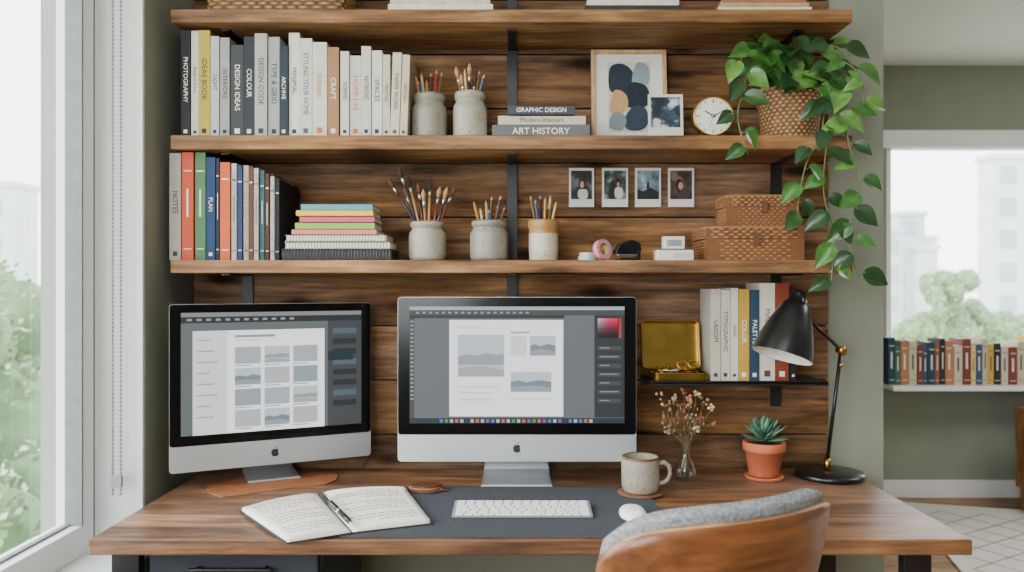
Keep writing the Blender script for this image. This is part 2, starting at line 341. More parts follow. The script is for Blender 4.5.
# horizontal stacks
def stack(name,y,bz,lst,depth=.14):
    g=grp(name); b=MB()
    for i,it in enumerate(lst):
        x0,x1,p0,p1,col=it[:5]; X0=(x0-512)*y/F; X1=(x1-512)*y/F
        z0=bz+(lst[0][3]-p1)*y/F; z1=bz+(lst[0][3]-p0)*y/F-.0006; m=mat(col,.6,var=.03)
        yj=y+random.uniform(0,.01); c=.0016
        if len(it)>6 and it[6]=='spiral':
            b.box(X0,X1,yj,yj+depth,z0,z0+.002,m); b.box(X0,X1,yj,yj+depth,z1-.002,z1,m); b.box(X0+.002,X1-.002,yj+.003,yj+depth-.002,z0+.002,z1-.002,PAPER if sum(col)>300 else m)
            n=int((X1-X0)/.009); rz=(z1-z0)/2+.0006
            for k in range(n):
                b.lathe([(rz+.0009*math.cos(a),.0009*math.sin(a)) for a in[math.pi*2*q/5 for q in range(6)]],BLACK if sum(col)>300 else STEEL,T((X0+.006+k*.009,yj+.004,(z0+z1)/2+.0008))@R(90,'Y'),seg=10)
        else:
            b.box(X0,X1,yj,yj+c,z0,z1,m); b.box(X0,X1,yj+c,yj+depth,z0,z0+c,m); b.box(X0,X1,yj+c,yj+depth,z1-c,z1,m); b.box(X0+.002,X1-.002,yj+c,yj+depth-.003,z0+c,z1-c,PAPER)
        if len(it)>5 and it[5]:
            sz=(z1-z0)*.72; lum=sum(col)/3
            text(it[5],sz,T(((X0+X1)/2,yj-.0006,(z0+z1)/2))@R(90,'X'),mat((236,234,228) if lum<150 else (60,60,62),.7),g)
    b.build('volumes',g,bevel=.0006,segs=1)
stack('book_stack',2.235,Z2,[(492,590,123,136,(90,94,94),'ART HISTORY'),(498,586,113.5,122.5,(188,180,162),'Modern Interiors'),(508,575,104,113,(48,52,60),'GRAPHIC DESIGN')])
stack('notebook_stack',2.225,Z3,[(281,392,250,261,(28,30,34),None,'spiral'),(284,390,242.5,249.5,(186,172,142),None,'spiral'),(285,386,235.5,242,(210,204,190),None,'spiral'),(291,376,230,235,(206,120,104)),(294,374,223,229.5,(130,172,74)),(299,374,217,222.5,(208,70,110)),(296,373,211,216.5,(224,182,50)),(300,372,204.5,210.5,(70,150,162))])

# ---------------- jars
CER=mat((138,135,122),.4,var=.07,scale=12,speck=(78,70,56),name='stoneware_grey')
CER2=mat((160,154,139),.4,var=.06,scale=12,speck=(90,78,62),name='stoneware_cream')
CER3=mat((190,182,162),.35,var=.05,scale=12,speck=(134,104,64),name='stoneware_white')
OCH=mat((160,118,66),.45,var=.08,scale=20,speck=(110,80,50),name='raw_clay')
penc=[(190,120,50),(56,46,38),(50,80,110),(200,180,140),(160,60,44),(34,36,40),(190,150,80),(110,80,52)]
def jar(name,x0,x1,top,y,bz,m1,m2,items,kind,style=0):
    cx=((x0+x1)/2-512)*y/F; Rr=(x1-x0)/2*y/F; h=H-(top-286)*y/F-bz
    g=grp(name,(cx,y,bz)); b=MB()
    if style==0: pf=[(0,0),(.82,0),(.95,.03),(1,.12),(1,.62),(.96,.72),(.84,.78),(.82,.84),(.9,.86),(.92,.95),(.86,1),(.78,.98),(.76,.85),(.9,.6),(.88,.1),(0,.06)]
    else: pf=[(0,0),(.86,0),(.92,.03),(.95,.3),(.95,.66),(.9,.76),(1,.82),(1,.95),(.95,1),(.85,.98),(.82,.8),(.84,.1),(0,.06)]
    prof=[(r*Rr,z*h) for r,z in pf]
    if style==2: b.lathe(prof[:5],m2); b.lathe(prof[4:],m1)
    else: b.lathe(prof,m1)
    b.build('jar',g)
    b=MB()
    for i,(tx,tz) in enumerate(items):
        ex=((tx-512)*y/F)-cx; ez=H-(tz-286)*y/F-bz; ey=random.uniform(-.03,.02)
        mx=max(-.62*Rr,min(.62*Rr,ex*.55)); bx=mx*.3
        p0=Vector((bx-ex*.1,ey*-.5,h*.1)); p1=Vector((ex,ey,ez))
        t=(h-p0.z)/(p1.z-p0.z); q=p0.lerp(p1,t)
        lim=.68*Rr; r2=math.hypot(q.x,q.y)
        if r2>lim:
            k=lim/r2; q=Vector((q.x*k,q.y*k,h)); p0=p1+(q-p1)*((p1.z-h*.1)/(p1.z-h))
            rr=math.hypot(p0.x,p0.y)
            if rr>.75*Rr: p0.x*=.75*Rr/rr; p0.y*=.75*Rr/rr
        d=(p1-p0); kk=kind if kind!='mix' else random.choice(['pencil','brush'])
        if kk=='pencil':
            m=mat(penc[(i*3+len(items))%len(penc)],.5)
            pa=p0+d*.93; b.tube([p0,pa],.004,m,6,smooth=False); b.tube([pa,p0+d*.985],[.004,.0014],LWOOD,6); b.tube([p0+d*.985,p1],[.0014,.0003],INK,6)
        else:
            m=mat(random.choice([(150,96,56),(40,36,34),(190,140,90),(120,50,40)]),.4); L=d.length; u=d/L
            b.tube([p0,p0+d*.5,p1-u*.055],[.002,.004,.0034],m,8); b.tube([p1-u*.055,p1-u*.034],[.0042,.005],STEEL,8)
            b.tube([p1-u*.034,p1-u*.016,p1],[.005,.0075,.0008],mat(random.choice([(90,60,40),(60,40,30),(170,130,90)]),.9,var=.15,scale=300),8)
    b.build('pencils' if kind=='pencil' else 'brushes',g)
jar('stoneware_pencil_pot',412,447,95,2.3,Z2,CER,CER,[(416,76),(421,72),(426,78),(432,74),(437,70),(442,71),(419,82),(435,80)],'pencil')
jar('stoneware_pencil_pot',453,487,93,2.3,Z2,CER2,CER2,[(456,67),(461,74),(465,70),(470,66),(475,72),(480,70),(485,76),(468,78)],'mix')
jar('paintbrush_jar',409,446,222,2.3,Z3,CER2,CER2,[(388,178),(400,168),(408,176),(418,182),(430,178),(440,186),(448,188),(456,186),(404,186),(424,190)],'brush')
jar('pencil_jar',470,508,221,2.3,Z3,CER,CER,[(474,202),(480,207),(486,200),(492,196),(498,204),(505,206),(489,210),(501,196)],'pencil')
jar('pencil_jar',528,559,220,2.3,Z3,OCH,CER3,[(530,196),(535,200),(540,195),(545,198),(551,194),(556,202),(548,206)],'pencil',2)

# ---------------- framed art
y=2.40; w=(668-592)*y/F; h=(H-(50-286)*2.43/F-Z2)
g=grp('framed_art_print'); b=MB(); M=T(((630-512)*y/F,y,Z2+.001))@R(-5,'X')
fw=.012
b.box(-w/2,w/2,-.002,.016,0,fw,LWOOD,M); b.box(-w/2,w/2,-.002,.016,h-fw,h,LWOOD,M); b.box(-w/2,-w/2+fw,-.002,.016,fw,h-fw,LWOOD,M); b.box(w/2-fw,w/2,-.002,.016,fw,h-fw,LWOOD,M)
b.box(-w/2+fw,w/2-fw,.006,.014,fw,h-fw,mat((216,213,204),.8,var=.01),M)
b.build('frame',g,bevel=.001)
b=MB(); FZ=M@R(90,'X')
def artpoly(pts,col,zo,sc=(w,h)):
    b.prism([((p[0]-.5)*sc[0],p[1]*sc[1]) for p in pts],-.0058+zo,-.0052+zo,mat(col,.85,var=.06,scale=120),FZ)
def blob(cx,cy,rx,ry,sq=2.6,rot=0,n=28):
    o=[]
    for i in range(n):
        a=2*math.pi*i/n; x=rx*math.copysign(abs(math.cos(a))**(2/sq),math.cos(a)); yy=ry*math.copysign(abs(math.sin(a))**(2/sq),math.sin(a)); c,s_=math.cos(rot),math.sin(rot)
        o.append((cx+x*c-yy*s_,cy+x*s_+yy*c))
    return o
def sm(pts,n=5):
    o=[];m_=len(pts)
    for i in range(m_):
        p0,p1,p2,p3=[pts[(i+k)%m_] for k in(-1,0,1,2)]
        for j in range(n):
            t=j/n; o.append(tuple(.5*(2*p1[c]+(p2[c]-p0[c])*t+(2*p0[c]-5*p1[c]+4*p2[c]-p3[c])*t*t+(3*p1[c]-p0[c]-3*p2[c]+p3[c])*t**3) for c in(0,1)))
    return o
artpoly([(.22,.16),(.78,.16),(.78,.88),(.22,.88)],(200,194,180),0)
artpoly(sm([(.24,.60),(.36,.55),(.52,.58),(.56,.76),(.42,.86),(.25,.82)]),(36,46,58),.0006)
artpoly(sm([(.54,.66),(.66,.62),(.77,.68),(.75,.84),(.60,.86)]),(128,146,152),.0010)
artpoly(sm([(.44,.44),(.60,.40),(.76,.45),(.74,.62),(.56,.67),(.46,.60)]),(30,38,50),.0014)
artpoly(sm([(.24,.38),(.36,.33),(.48,.42),(.45,.55),(.30,.58)]),(186,148,100),.0018)
artpoly(sm([(.46,.19),(.66,.18),(.76,.28),(.70,.41),(.56,.42),(.45,.32)]),(46,58,72),.0022)
artpoly(sm([(.24,.20),(.40,.18),(.46,.28),(.38,.36),(.26,.33)]),(118,130,134),.0026)
b.build('artwork',g)
def photo_mat(name,cols,scale,seed):
    m=bpy.data.materials.new(name); m.use_nodes=True; N=m.node_tree.nodes; L=m.node_tree.links; bb=N['Principled BSDF']
    tc=N.new('ShaderNodeTexCoord'); mp=N.new('ShaderNodeMapping'); mp.inputs['Location'].default_value=(seed,seed*2,seed*3); L.new(tc.outputs['Object'],mp.inputs[0])
    nz=N.new('ShaderNodeTexNoise'); nz.inputs['Scale'].default_value=scale; nz.inputs['Detail'].default_value=2; L.new(mp.outputs[0],nz.inputs['Vector'])
    r=N.new('ShaderNodeValToRGB'); r.color_ramp.interpolation='EASE'
    for i,c in enumerate(cols):
        p=.35+.3*i/(len(cols)-1)
        if i<2: e=r.color_ramp.elements[i]; e.position=p
        else: e=r.color_ramp.elements.new(p)
        e.color=C(c)
    L.new(nz.outputs['Fac'],r.inputs['Fac']); L.new(r.outputs['Color'],bb.inputs['Base Color']); bb.inputs['Roughness'].default_value=.6; return m
PW=mat((208,206,199),.6,var=.01,name='polaroid_white')
def polaroid(name,px0,px1,py0,py1,y,cols,seed,fig=None,tilt=0):
    g=grp(name); b=MB(); c=W((px0+px1)/2,(py0+py1)/2,y); w=(px1-px0)*y/F; h=(py1-py0)*y/F
    M=T(c)@R(-tilt,'X')
    b.box(-w/2,w/2,-.0012,0,-h/2,h/2,PW,M); b.box(-w*.42,w*.42,-.0016,-.0012,-h*.30,h*.43,photo_mat('snapshot',cols,26,seed),M)
    FM=M@R(90,'X')
    sk=mat((186,132,100),.6); dk=mat((12,14,16),.6); lt=mat((190,190,186),.6)
    def pp(pts,k,m): b.prism([(p[0]*w,p[1]*h) for p in pts],.0016+.0003*k,.0018+.0003*k,m,FM)
    if fig=='p1': pp(blob(.05,-.17,.2,.13,3),0,lt); pp(blob(.03,.1,.15,.15,2),1,dk); pp(blob(.02,.07,.08,.09,2),2,sk)
    if fig=='p2': pp(blob(-.08,-.18,.18,.12,3),0,dk); pp(blob(.14,-.14,.16,.15,3),1,lt); pp(blob(-.08,.06,.1,.13,2),2,dk); pp(blob(.13,.12,.09,.11,2),3,dk); pp(blob(.12,.08,.05,.06,2),4,sk)
    if fig=='p3': pp(blob(.08,-.15,.25,.15,3),0,mat((60,44,40),.6)); pp(blob(-.08,.06,.15,.16,2),1,dk); pp(blob(-.02,.04,.09,.1,2),2,sk)
    if fig=='land': pp([(-.42,-.3),(.42,-.3),(.42,-.12),(.1,.0),(-.2,-.1),(-.42,-.04)],0,dk); pp(blob(.0,.02,.05,.14,2),1,dk)
    b.build('print',g); return g
polaroid('pinned_polaroid',569,594,168,207,2.451,[(10,10,12),(32,34,36),(96,98,98)],1.3,'p1')
polaroid('pinned_polaroid',602,628,168,207,2.451,[(12,20,16),(50,66,56),(136,146,136)],2.7,'p2')
polaroid('pinned_polaroid',635,661,168,207,2.451,[(60,82,98),(110,132,144),(170,182,186)],4.1,'land')
polaroid('pinned_polaroid',668,694,168,207,2.451,[(16,12,12),(60,42,34),(118,92,76)],5.9,'p3')
g=polaroid('standing_photo_print',648,683,94,136,2.34,[(10,16,26),(38,58,80),(190,198,204)],8.2,None,4)
b=MB(); b.box(-.02,.02,2.342,2.375,Z2,Z2+.004,BLACK,T((.46,0,0))); b.box(-.002,.002,2.3385,2.35,Z2+.003,Z2+.03,BLACK,T((.46,0,0))); b.build('easel_foot',g)

# ---------------- clock
g=grp('desk_clock',(.592,2.285,1.83)); b=MB(); RX=R(90,'X'); CR_=.059
b.lathe([(0,-.03),(CR_*.9,-.03),(CR_,-.024),(CR_,.004),(CR_*.97,.008),(CR_*.93,.006),(CR_*.92,.0)],BRASS,RX,48)
b.lathe([(CR_*.93,.001),(0,.001)],mat((228,227,220),.5,var=.005),RX,48)
for i in range(12):
    M=R(30*i,'Y'); l=.011 if i%3==0 else .006
    b.box(-.0011,.0011,-.0026,-.0014,CR_*.84-l,CR_*.84,INK,M)
b.box(-.0016,.0016,-.0036,-.0026,-.006,.028,INK,R(-58,'Y')); b.box(-.0012,.0012,-.0046,-.0036,-.008,.040,INK,R(62,'Y')); b.box(-.0005,.0005,-.0052,-.0046,-.01,.044,mat((190,70,40)),R(200,'Y'))
b.lathe([(0,.0),(.004,.0),(.004,.0065),(0,.0065)],BRASS,RX,16)
for sx in(-1,1): b.tube([(sx*.03,.012,-.048),(sx*.036,.012,-.0712)],.004,BRASS,10)
b.build('clock_body',g)

# ---------------- woven
WIC=attr_mat('wicker',(84,52,26),(190,146,92)); WIC2=attr_mat('wicker_brown',(80,48,24),(176,124,76))
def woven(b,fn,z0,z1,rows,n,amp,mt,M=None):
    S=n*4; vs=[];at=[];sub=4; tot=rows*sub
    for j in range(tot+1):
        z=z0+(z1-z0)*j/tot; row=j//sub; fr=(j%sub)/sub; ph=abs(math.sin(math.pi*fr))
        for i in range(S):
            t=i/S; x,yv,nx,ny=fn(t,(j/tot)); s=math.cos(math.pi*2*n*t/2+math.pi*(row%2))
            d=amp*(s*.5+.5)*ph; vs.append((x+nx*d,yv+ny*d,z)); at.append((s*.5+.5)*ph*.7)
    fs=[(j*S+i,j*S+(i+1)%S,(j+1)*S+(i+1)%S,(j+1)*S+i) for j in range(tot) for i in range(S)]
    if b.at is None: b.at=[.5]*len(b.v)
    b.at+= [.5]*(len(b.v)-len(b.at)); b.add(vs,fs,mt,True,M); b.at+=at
def circ(R0,R1):
    def f(t,v):
        a=2*math.pi*t; r=R0+(R1-R0)*v; return (r*math.cos(a),r*math.sin(a),math.cos(a),math.sin(a))
    return f
def sq(wx,wy,e=8):
    def f(t,v):
        a=2*math.pi*t; c,s=math.cos(a),math.sin(a); k=(abs(c)**e+abs(s)**e)**(-1/e); x,yv=c*k,s*k
        nx,ny=abs(x)**(e-1)*math.copysign(1,x),abs(yv)**(e-1)*math.copysign(1,yv); l=math.hypot(nx,ny); return (x*wx,yv*wy,nx/l,ny/l)
    return f
def wbox(name,px0,px1,y,bz,h,dep):
    X=((px0+px1)/2-512)*(y-dep/2)/F; w=(px1-px0)/2*(y-dep/2)/F
    g=grp(name,(X,y,bz)); b=MB()
    b.box(-w*.96,w*.96,-dep/2*.96,dep/2*.96,.0,h-.006,mat((110,70,38),.8))
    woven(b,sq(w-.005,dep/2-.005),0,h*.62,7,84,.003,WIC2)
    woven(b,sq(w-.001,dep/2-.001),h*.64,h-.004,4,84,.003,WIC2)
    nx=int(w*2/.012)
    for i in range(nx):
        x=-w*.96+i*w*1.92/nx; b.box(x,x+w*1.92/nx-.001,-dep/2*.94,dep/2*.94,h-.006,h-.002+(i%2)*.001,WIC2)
    pts=[(f[0],f[1],h-.003) for f in [sq(w,dep/2)(i/80,0) for i in range(81)]]; b.tube(pts,.003,WIC2,6)
    b.box(-.008,.008,-dep/2-.007,-dep/2-.002,h*.45,h*.78,mat((90,56,30),.7))
    b.at+=[.5]*(len(b.v)-len(b.at)); b.build('woven_box',g,recalc=False)
wbox('wicker_box',705,807,2.33,Z3,.098,.19); wbox('wicker_box',727,801,2.335,Z3+.0985,.094,.15)
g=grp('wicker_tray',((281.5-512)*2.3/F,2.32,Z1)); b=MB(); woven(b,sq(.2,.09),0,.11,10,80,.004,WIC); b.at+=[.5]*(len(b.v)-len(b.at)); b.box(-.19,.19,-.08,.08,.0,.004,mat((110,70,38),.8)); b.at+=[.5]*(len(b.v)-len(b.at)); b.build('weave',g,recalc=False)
def topbox(name,px0,px1,h,cols):
    b=MB(); X0=(px0-512)*2.215/F; X1=(px1-512)*2.215/F; z=Z1+.0002
    for c in cols:
        m=mat(c,.6); b.box(X0,X1,2.215,2.218,z,z+h,m); b.box(X0,X1,2.218,2.4,z,z+.002,m); b.box(X0,X1,2.218,2.4,z+h-.002,z+h,m); b.box(X0+.003,X1-.003,2.218,2.397,z+.002,z+h-.002,PAPER); z+=h+.0005; X0+=.006;X1-=.008
    b.build(name,bevel=.001)
topbox('magazine_stack',388,493,.02,[(216,214,206),(200,190,170),(180,180,176)]); topbox('sketchbook_stack',585,682,.016,[(30,30,34),(206,202,190),(60,60,66)]); topbox('photo_album_stack',718,812,.012,[(206,202,190),(180,140,96),(140,100,70)])

# ---------------- tapes, stapler, white box
def ring(b,ro,ri,w,mt,mi,M):
    b.lathe([(ri,-w/2),(ro,-w/2),(ro,w/2),(ri,w/2),(ri,-w/2)],mt,M,32,False); b.lathe([(ri-.0012,-w/2),(ri,-w/2-.0003),(ri,w/2+.0003),(ri-.0012,w/2),(ri-.0012,-w/2)],mi,M,32,False)
CARD=mat((180,150,110),.8)
b=MB(); c=W(588,255,2.25); ring(b,.027,.019,.012,mat((150,184,182),.4),CARD,T((c.x,2.27,Z3+.0064))); ring(b,.026,.018,.010,mat((170,170,174),.4),CARD,T((c.x+.003,2.27,Z3+.0180))); b.build('washi_tape_rolls')
b=MB(); c=W(603,247,2.25); ring(b,.030,.020,.018,mat((200,134,146),.4),CARD,T((c.x,2.262,Z3+.0315))@R(38,'Z')@R(78,'X')); b.build('washi_tape_roll')
g=grp('mini_stapler',((627.5-512)*2.26/F,2.26,Z3),20); b=MB(); K=mat((16,16,18),.3)
b.prism(rrect(-.04,.04,-.015,.015,.012),0,.008,K); b.box(-.036,.036,-.007,.007,.012,.022,STEEL)
sw=Matrix(((1,0,0,0),(0,0,-1,0),(0,1,0,0),(0,0,0,1)))
b.prism([(-.042,.018),(.034,.02),(.042,.03),(.038,.052),(.01,.062),(-.03,.048),(-.042,.03)],-.011,.011,K,sw); b.box(.026,.038,-.012,.012,.006,.03,K)
b.build('stapler_body',g,bevel=.003)
g=grp('white_card_holder',((673.5-512)*2.27/F,2.27,Z3)); b=MB(); PWH=mat((206,204,196),.4,var=.01)
b.prism(rrect(-.054,.054,-.03,.03,.006),0,.03,PWH); b.box(-.05,.05,-.026,.026,.0302,.034,mat((70,70,68),.6)); b.prism(rrect(-.032,.03,-.018,.018,.004),.034,.070,PWH); b.box(-.022,.02,-.0186,-.018,.042,.060,mat((130,132,130),.5)); b.box(-.004,.044,-.0306,-.03,.008,.02,mat((180,178,170),.5)); b.build('holder',g,bevel=.0015)

# ---------------- brass tin on ledge
g=grp('brass_tin_box',(0,0,0)); b=MB(); TIN=mat((164,130,64),.25,1,var=.12,scale=14,bump=.1)
def tray(b,w,d,h,M,mt):
    o=rrect(-w/2,w/2,-d/2,d/2,.014); i=rrect(-w/2+.004,w/2-.004,-d/2+.004,d/2-.004,.012); n=len(o)
    vs=[(p[0],p[1],0) for p in o]+[(p[0],p[1],h) for p in o]+[(p[0],p[1],h) for p in i]+[(p[0],p[1],.003) for p in i]
    fs=[tuple(range(n)),tuple(range(3*n,4*n))]
    for k in range(3):
        for q in range(n): fs.append((k*n+q,k*n+(q+1)%n,(k+1)*n+(q+1)%n,(k+1)*n+q))
    b.add(vs,fs,mt,False,M)
tray(b,.162,.1,.024,T((.5,2.345,SZ+.0005)),TIN)
tray(b,.180,.15,.024,T((.489,2.398,SZ+.025))@R(80,'X')@T((0,.075,0)),TIN)
b.build('tin',g,bevel=.0012)
b=MB()
for i in range(14):
    c=Vector((.5+random.uniform(-.055,.055),2.345+random.uniform(-.03,.03),SZ+.014+random.uniform(0,.022))); a=random.uniform(0,180)
    M=T(c)@R(a,'Z')@R(random.uniform(-50,30),'Y'); b.tube([M@Vector((.02*math.cos(t)+.004,.008*math.sin(t),0)) for t in[math.pi*2*q/14 for q in range(15)]],.0017,BRASS,6)
for sx in(-1,1):
    b.tube([Vector((.529+sx*.017,2.335,SZ+.046))+Vector((.015*math.cos(t),.004*math.sin(t),.011*math.sin(t))) for t in[math.pi*2*q/14 for q in range(15)]],.0022,BRASS,6)
    b.tube([(.529+sx*.006,2.335,SZ+.04),(.485-sx*.012,2.33,SZ+.028),(.445-sx*.006,2.33,SZ+.03)],[.002,.003,.001],STEEL,6)
b.build('clips_and_scissors',g)

# ---------------- desk
g=grp('desk',(0,0,0)); b=MB(); b.box(-.964,1.048,1.765,2.456,.717,DZ,DESKW); b.build('top',g,bevel=.003)
b=MB()
for x0 in(-.945,.925):
    b.box(x0,x0+.065,1.83,1.86,0,.7165,BLACK); b.box(x0,x0+.065,2.37,2.40,0,.7165,BLACK); b.box(x0,x0+.065,1.86,2.37,.69,.7165,BLACK); b.box(x0,x0+.065,1.86,2.37,0,.03,BLACK)
b.box(-.88,.925,2.38,2.40,.66,.70,BLACK); b.build('legs',g,bevel=.002)
g=grp('drawer_unit',(0,0,0)); b=MB(); NV=mat((44,50,58),.5,name='slate_lacquer')
b.box(-.865,-.455,1.86,2.34,.0,.712,NV)
for z0,z1 in((.555,.70),(.38,.545),(.03,.37)):
    b.box(-.86,-.46,1.84,1.8598,z0,z1,NV); b.tube([(-.76,1.815,z1-.035),(-.56,1.815,z1-.035)],.005,BLACK,10)
    for x in(-.74,-.58): b.tube([(x,1.84,z1-.035),(x,1.815,z1-.035)],.004,BLACK,8)
b.build('drawers',g,bevel=.003)

# ---------------- monitors
def emi(c,s=1.0): return mat(c,.5,emit=s,var=.0,spec=.2)
def pane(b,x0,x1,z0,z1,yy,mt): b.box(x0,x1,yy,yy+.0003,z0,z1,mt)
def monitor(name,cx,cy,zb,Wd,Hh,ang,chin,bez,footw,content,lift=0):
    g=grp(name,(cx,cy,DZ+lift),ang); zb=zb-DZ-lift
    b=MB(); t=.007
    pr=rrect(-Wd/2,Wd/2,zb,zb+Hh,.01,4)
    XZ=Matrix(((1,0,0,0),(0,0,1,0),(0,1,0,0),(0,0,0,1)))
    b.prism(pr,0,t,ALU,XZ)
    nu,nv=24,16; vs=[]
    for j in range(nv+1):
        for i in range(nu+1):
            u=-1+2*i/nu; v=-1+2*j/nv; k=max(0,(1-abs(u)**2.2))*max(0,(1-abs(v)**2.6)); vs.append((u*(Wd/2-.004),t+.055*k**.7,zb+Hh/2+v*(Hh/2-.004)))
    b.add(vs,[(j*(nu+1)+i,j*(nu+1)+i+1,(j+1)*(nu+1)+i+1,(j+1)*(nu+1)+i) for j in range(nv) for i in range(nu)],ALU,True)
    b.build('housing',g)
    b=MB(); b.prism(rrect(-Wd/2+.001,Wd/2-.001,zb+chin,zb+Hh-.001,.009,4),-.0015,0,GLOSS,XZ); b.build('glass_front',g)
    b=MB(); fd=.165; hw=footw/2
    pf=[(.012,.0),(.012,.006),(fd-.02,.008),(fd-.004,.018),(fd-.006,.03),(.085,.19),(.045,.21)]
    pf2=[(.012,0),(fd-.01,0),(fd+.006,.008),(fd+.004,.034),(.095,.20),(.05,.22)]
    poly=pf[1:]+list(reversed(pf2)); n=len(poly); vs=[]
    for sgn in(-1,1):
        for (yy,zz) in poly: vs.append((sgn*(hw*(1-.28*min(1,zz/.2))),yy,zz))
    b.add(vs,[tuple(range(n)),tuple(range(n,2*n))]+[(i,(i+1)%n,n+(i+1)%n,n+i) for i in range(n)],ALU)
    b.build('stand',g,bevel=.0015)
    b=MB(); lg=[]; zc=zb+chin*.5; s=.0125
    for i in range(36):
        a=2*math.pi*i/36; x=math.cos(a)*(1.0+.04*math.cos(2*a)); z=math.sin(a)
        z-= .16*math.exp(-(x*3.2)**2)*(1 if z>0 else -.7)
        x2,z2=x,z; d=math.hypot(x-1.18,z-.12)
        if d<.5: k=.5/d; x2=1.18+(x-1.18)*k; z2=.12+(z-.12)*k
        lg.append((x2*s*.88,zc-.002+z2*s))
    b.prism(lg,-.0008,0,INK,XZ); b.prism([(.0,zc+.0115),(.0015,zc+.0155),(.0055,zc+.018),(.0045,zc+.014)],-.0008,0,INK,XZ); b.build('emblem',g)
    b=MB(); dx0,dx1=-Wd/2+bez,Wd/2-bez; dz0,dz1=zb+chin+bez*.95,zb+Hh-bez*.8
    def P(u0,v0,u1,v1,mt,l):
        pane(b,dx0+(dx1-dx0)*u0,dx0+(dx1-dx0)*u1,dz1-(dz1-dz0)*v1,dz1-(dz1-dz0)*v0,-.0018-.0004*l,mt)
    def poly(pts,mt,l):
        yy=-.0018-.0004*l; b.prism([(dx0+(dx1-dx0)*u,dz1-(dz1-dz0)*v) for u,v in pts],yy,yy+.0003,mt,XZ)
    content(P,b,poly); b.build('display',g)
    return g
SD=emi((48,52,56)); SD2=emi((72,76,80)); SW=emi((238,240,240),1.6); SW2=emi((218,223,224),1.4); SB=emi((156,166,172))
SKY=emi((206,216,221),1.15); SEA=emi((164,178,188)); HIL=emi((132,148,160)); SND=emi((214,210,202),1.1); PB=emi((176,184,190),1.1)
def landscape(P,poly,u0,v0,u1,v1,l,kind=0):
    P(u0,v0,u1,v1,SKY,l); w=u1-u0; h=v1-v0
    f=lambda pts:[(u0+a*w,v0+c*h) for a,c in pts]
    if kind==0:
        poly(f([(0,.52),(.2,.46),(.38,.5),(.6,.44),(.85,.48),(1,.45),(1,.72),(0,.72)]),SEA,l+1); P(u0,v0+h*.7,u1,v1,SND,l+1); poly(f([(0,.8),(.5,.74),(1,.84),(1,1),(0,1)]),PB,l+2)
    else:
        poly(f([(0,.5),(.2,.42),(.4,.52),(.7,.4),(1,.5),(1,1),(0,1)]),HIL,l+1); poly(f([(0,.75),(.5,.68),(1,.78),(1,1),(0,1)]),SEA,l+2)
def cc(P,b,poly):
    P(0,0,1,1,emi((108,115,119)),0); P(0,0,1,.03,emi((190,192,194)),1); P(0,.03,1,.075,SD2,1); P(0,.075,.72,.1,SD,1); P(0,.1,.022,1,SD2,1); P(.86,.075,1,.95,SD,1)
    for i in range(18): P(.03+i*.03,.045,.045+i*.03,.06,SB,2)
    for i in range(20): P(.004,.12+i*.035,.018,.135+i*.035,SB,2)
    P(.185,.115,.715,.94,SW,2)
    landscape(P,poly,.225,.24,.44,.60,3,0); P(.225,.17,.33,.185,SW2,3); P(.47,.215,.56,.23,PB,3); P(.47,.25,.545,.42,SW2,3); landscape(P,poly,.56,.25,.68,.42,3,1); P(.225,.68,.42,.695,SW2,3); P(.225,.73,.38,.745,SW2,3); landscape(P,poly,.47,.56,.66,.73,3,1); P(.47,.78,.66,.795,SW2,3); P(.225,.79,.40,.805,SW2,3)
    for i in range(7): P(.875,.34+i*.075,.985,.375+i*.075,SD2,2); P(.885,.35+i*.075,.93+.04*(i%2),.357+i*.075,SB,3)
    n=8
    for i in range(n):
        for j in range(n):
            u=(i+.5)/n; v=(j+.5)/n; k=(1-v)**1.1
            rr=(235*u+200*(1-u))*k; gg=(1-u)**1.5*190*k; bl=((1-u)**1.2*190+u*60)*k
            P(.875+i*.0118,.1+j*.021,.875+(i+1)*.0118,.1+(j+1)*.021,emi((int(rr)+8,int(gg)+5,int(bl)+6),1.3),2)
    P(.975,.1,.985,.27,emi((200,60,60)),2)
    P(0,.955,1,1,emi((40,48,60)),2)
    for i in range(30): P(.14+i*.024,.965,.155+i*.024,.993,emi(random.choice([(200,200,205),(70,130,200),(220,120,60),(90,160,90),(150,90,170),(60,60,64)])),3)
def lc(P,b,poly):
    P(0,0,1,1,emi((108,115,118)),0); P(0,0,1,.035,emi((140,144,146)),1); P(0,.035,1,.085,SD,1); P(.8,.085,1,1,SD2,1)
    for i in range(12): P(.03+i*.05,.05,.055+i*.05,.068,SB,2)
    P(.06,.15,.78,1.0,SW,2); P(.06,.15,.24,1.0,SW2,3)
    for i in range(8): P(.08,.22+i*.09,.15+.02*(i%3),.232+i*.09,emi((186,192,196)),4)
    cs=[emi((190,198,204)),emi((160,176,186)),emi((170,180,188)),emi((206,210,213))]
    for j in range(4):
        for i in range(3):
            if (i+j)%3==1: landscape(P,poly,.28+i*.16,.29+j*.175,.42+i*.16,.43+j*.175,3,j%2)
            else: P(.28+i*.16,.29+j*.175,.42+i*.16,.43+j*.175,cs[(i*2+j)%4],3)
            P(.28+i*.16,.44+j*.175,.37+i*.16,.448+j*.175,SB,3)
    P(.28,.19,.5,.21,SB,3); P(.28,.225,.42,.24,SW2,3)
    for i in range(8): P(.83,.15+i*.09,.97,.2+i*.09,SD if i%3 else emi((90,104,112)),2)
    P(.8,.35,.95,.43,emi((36,56,62)),3)
monitor('desktop_monitor',(517-512)/349.5,2.215,.829,.681,.4695,0,.077,.034,.205,cc)
monitor('desktop_monitor',-.692,2.268,.809,.568,.470,25,.073,.030,.15,lc,.0046)
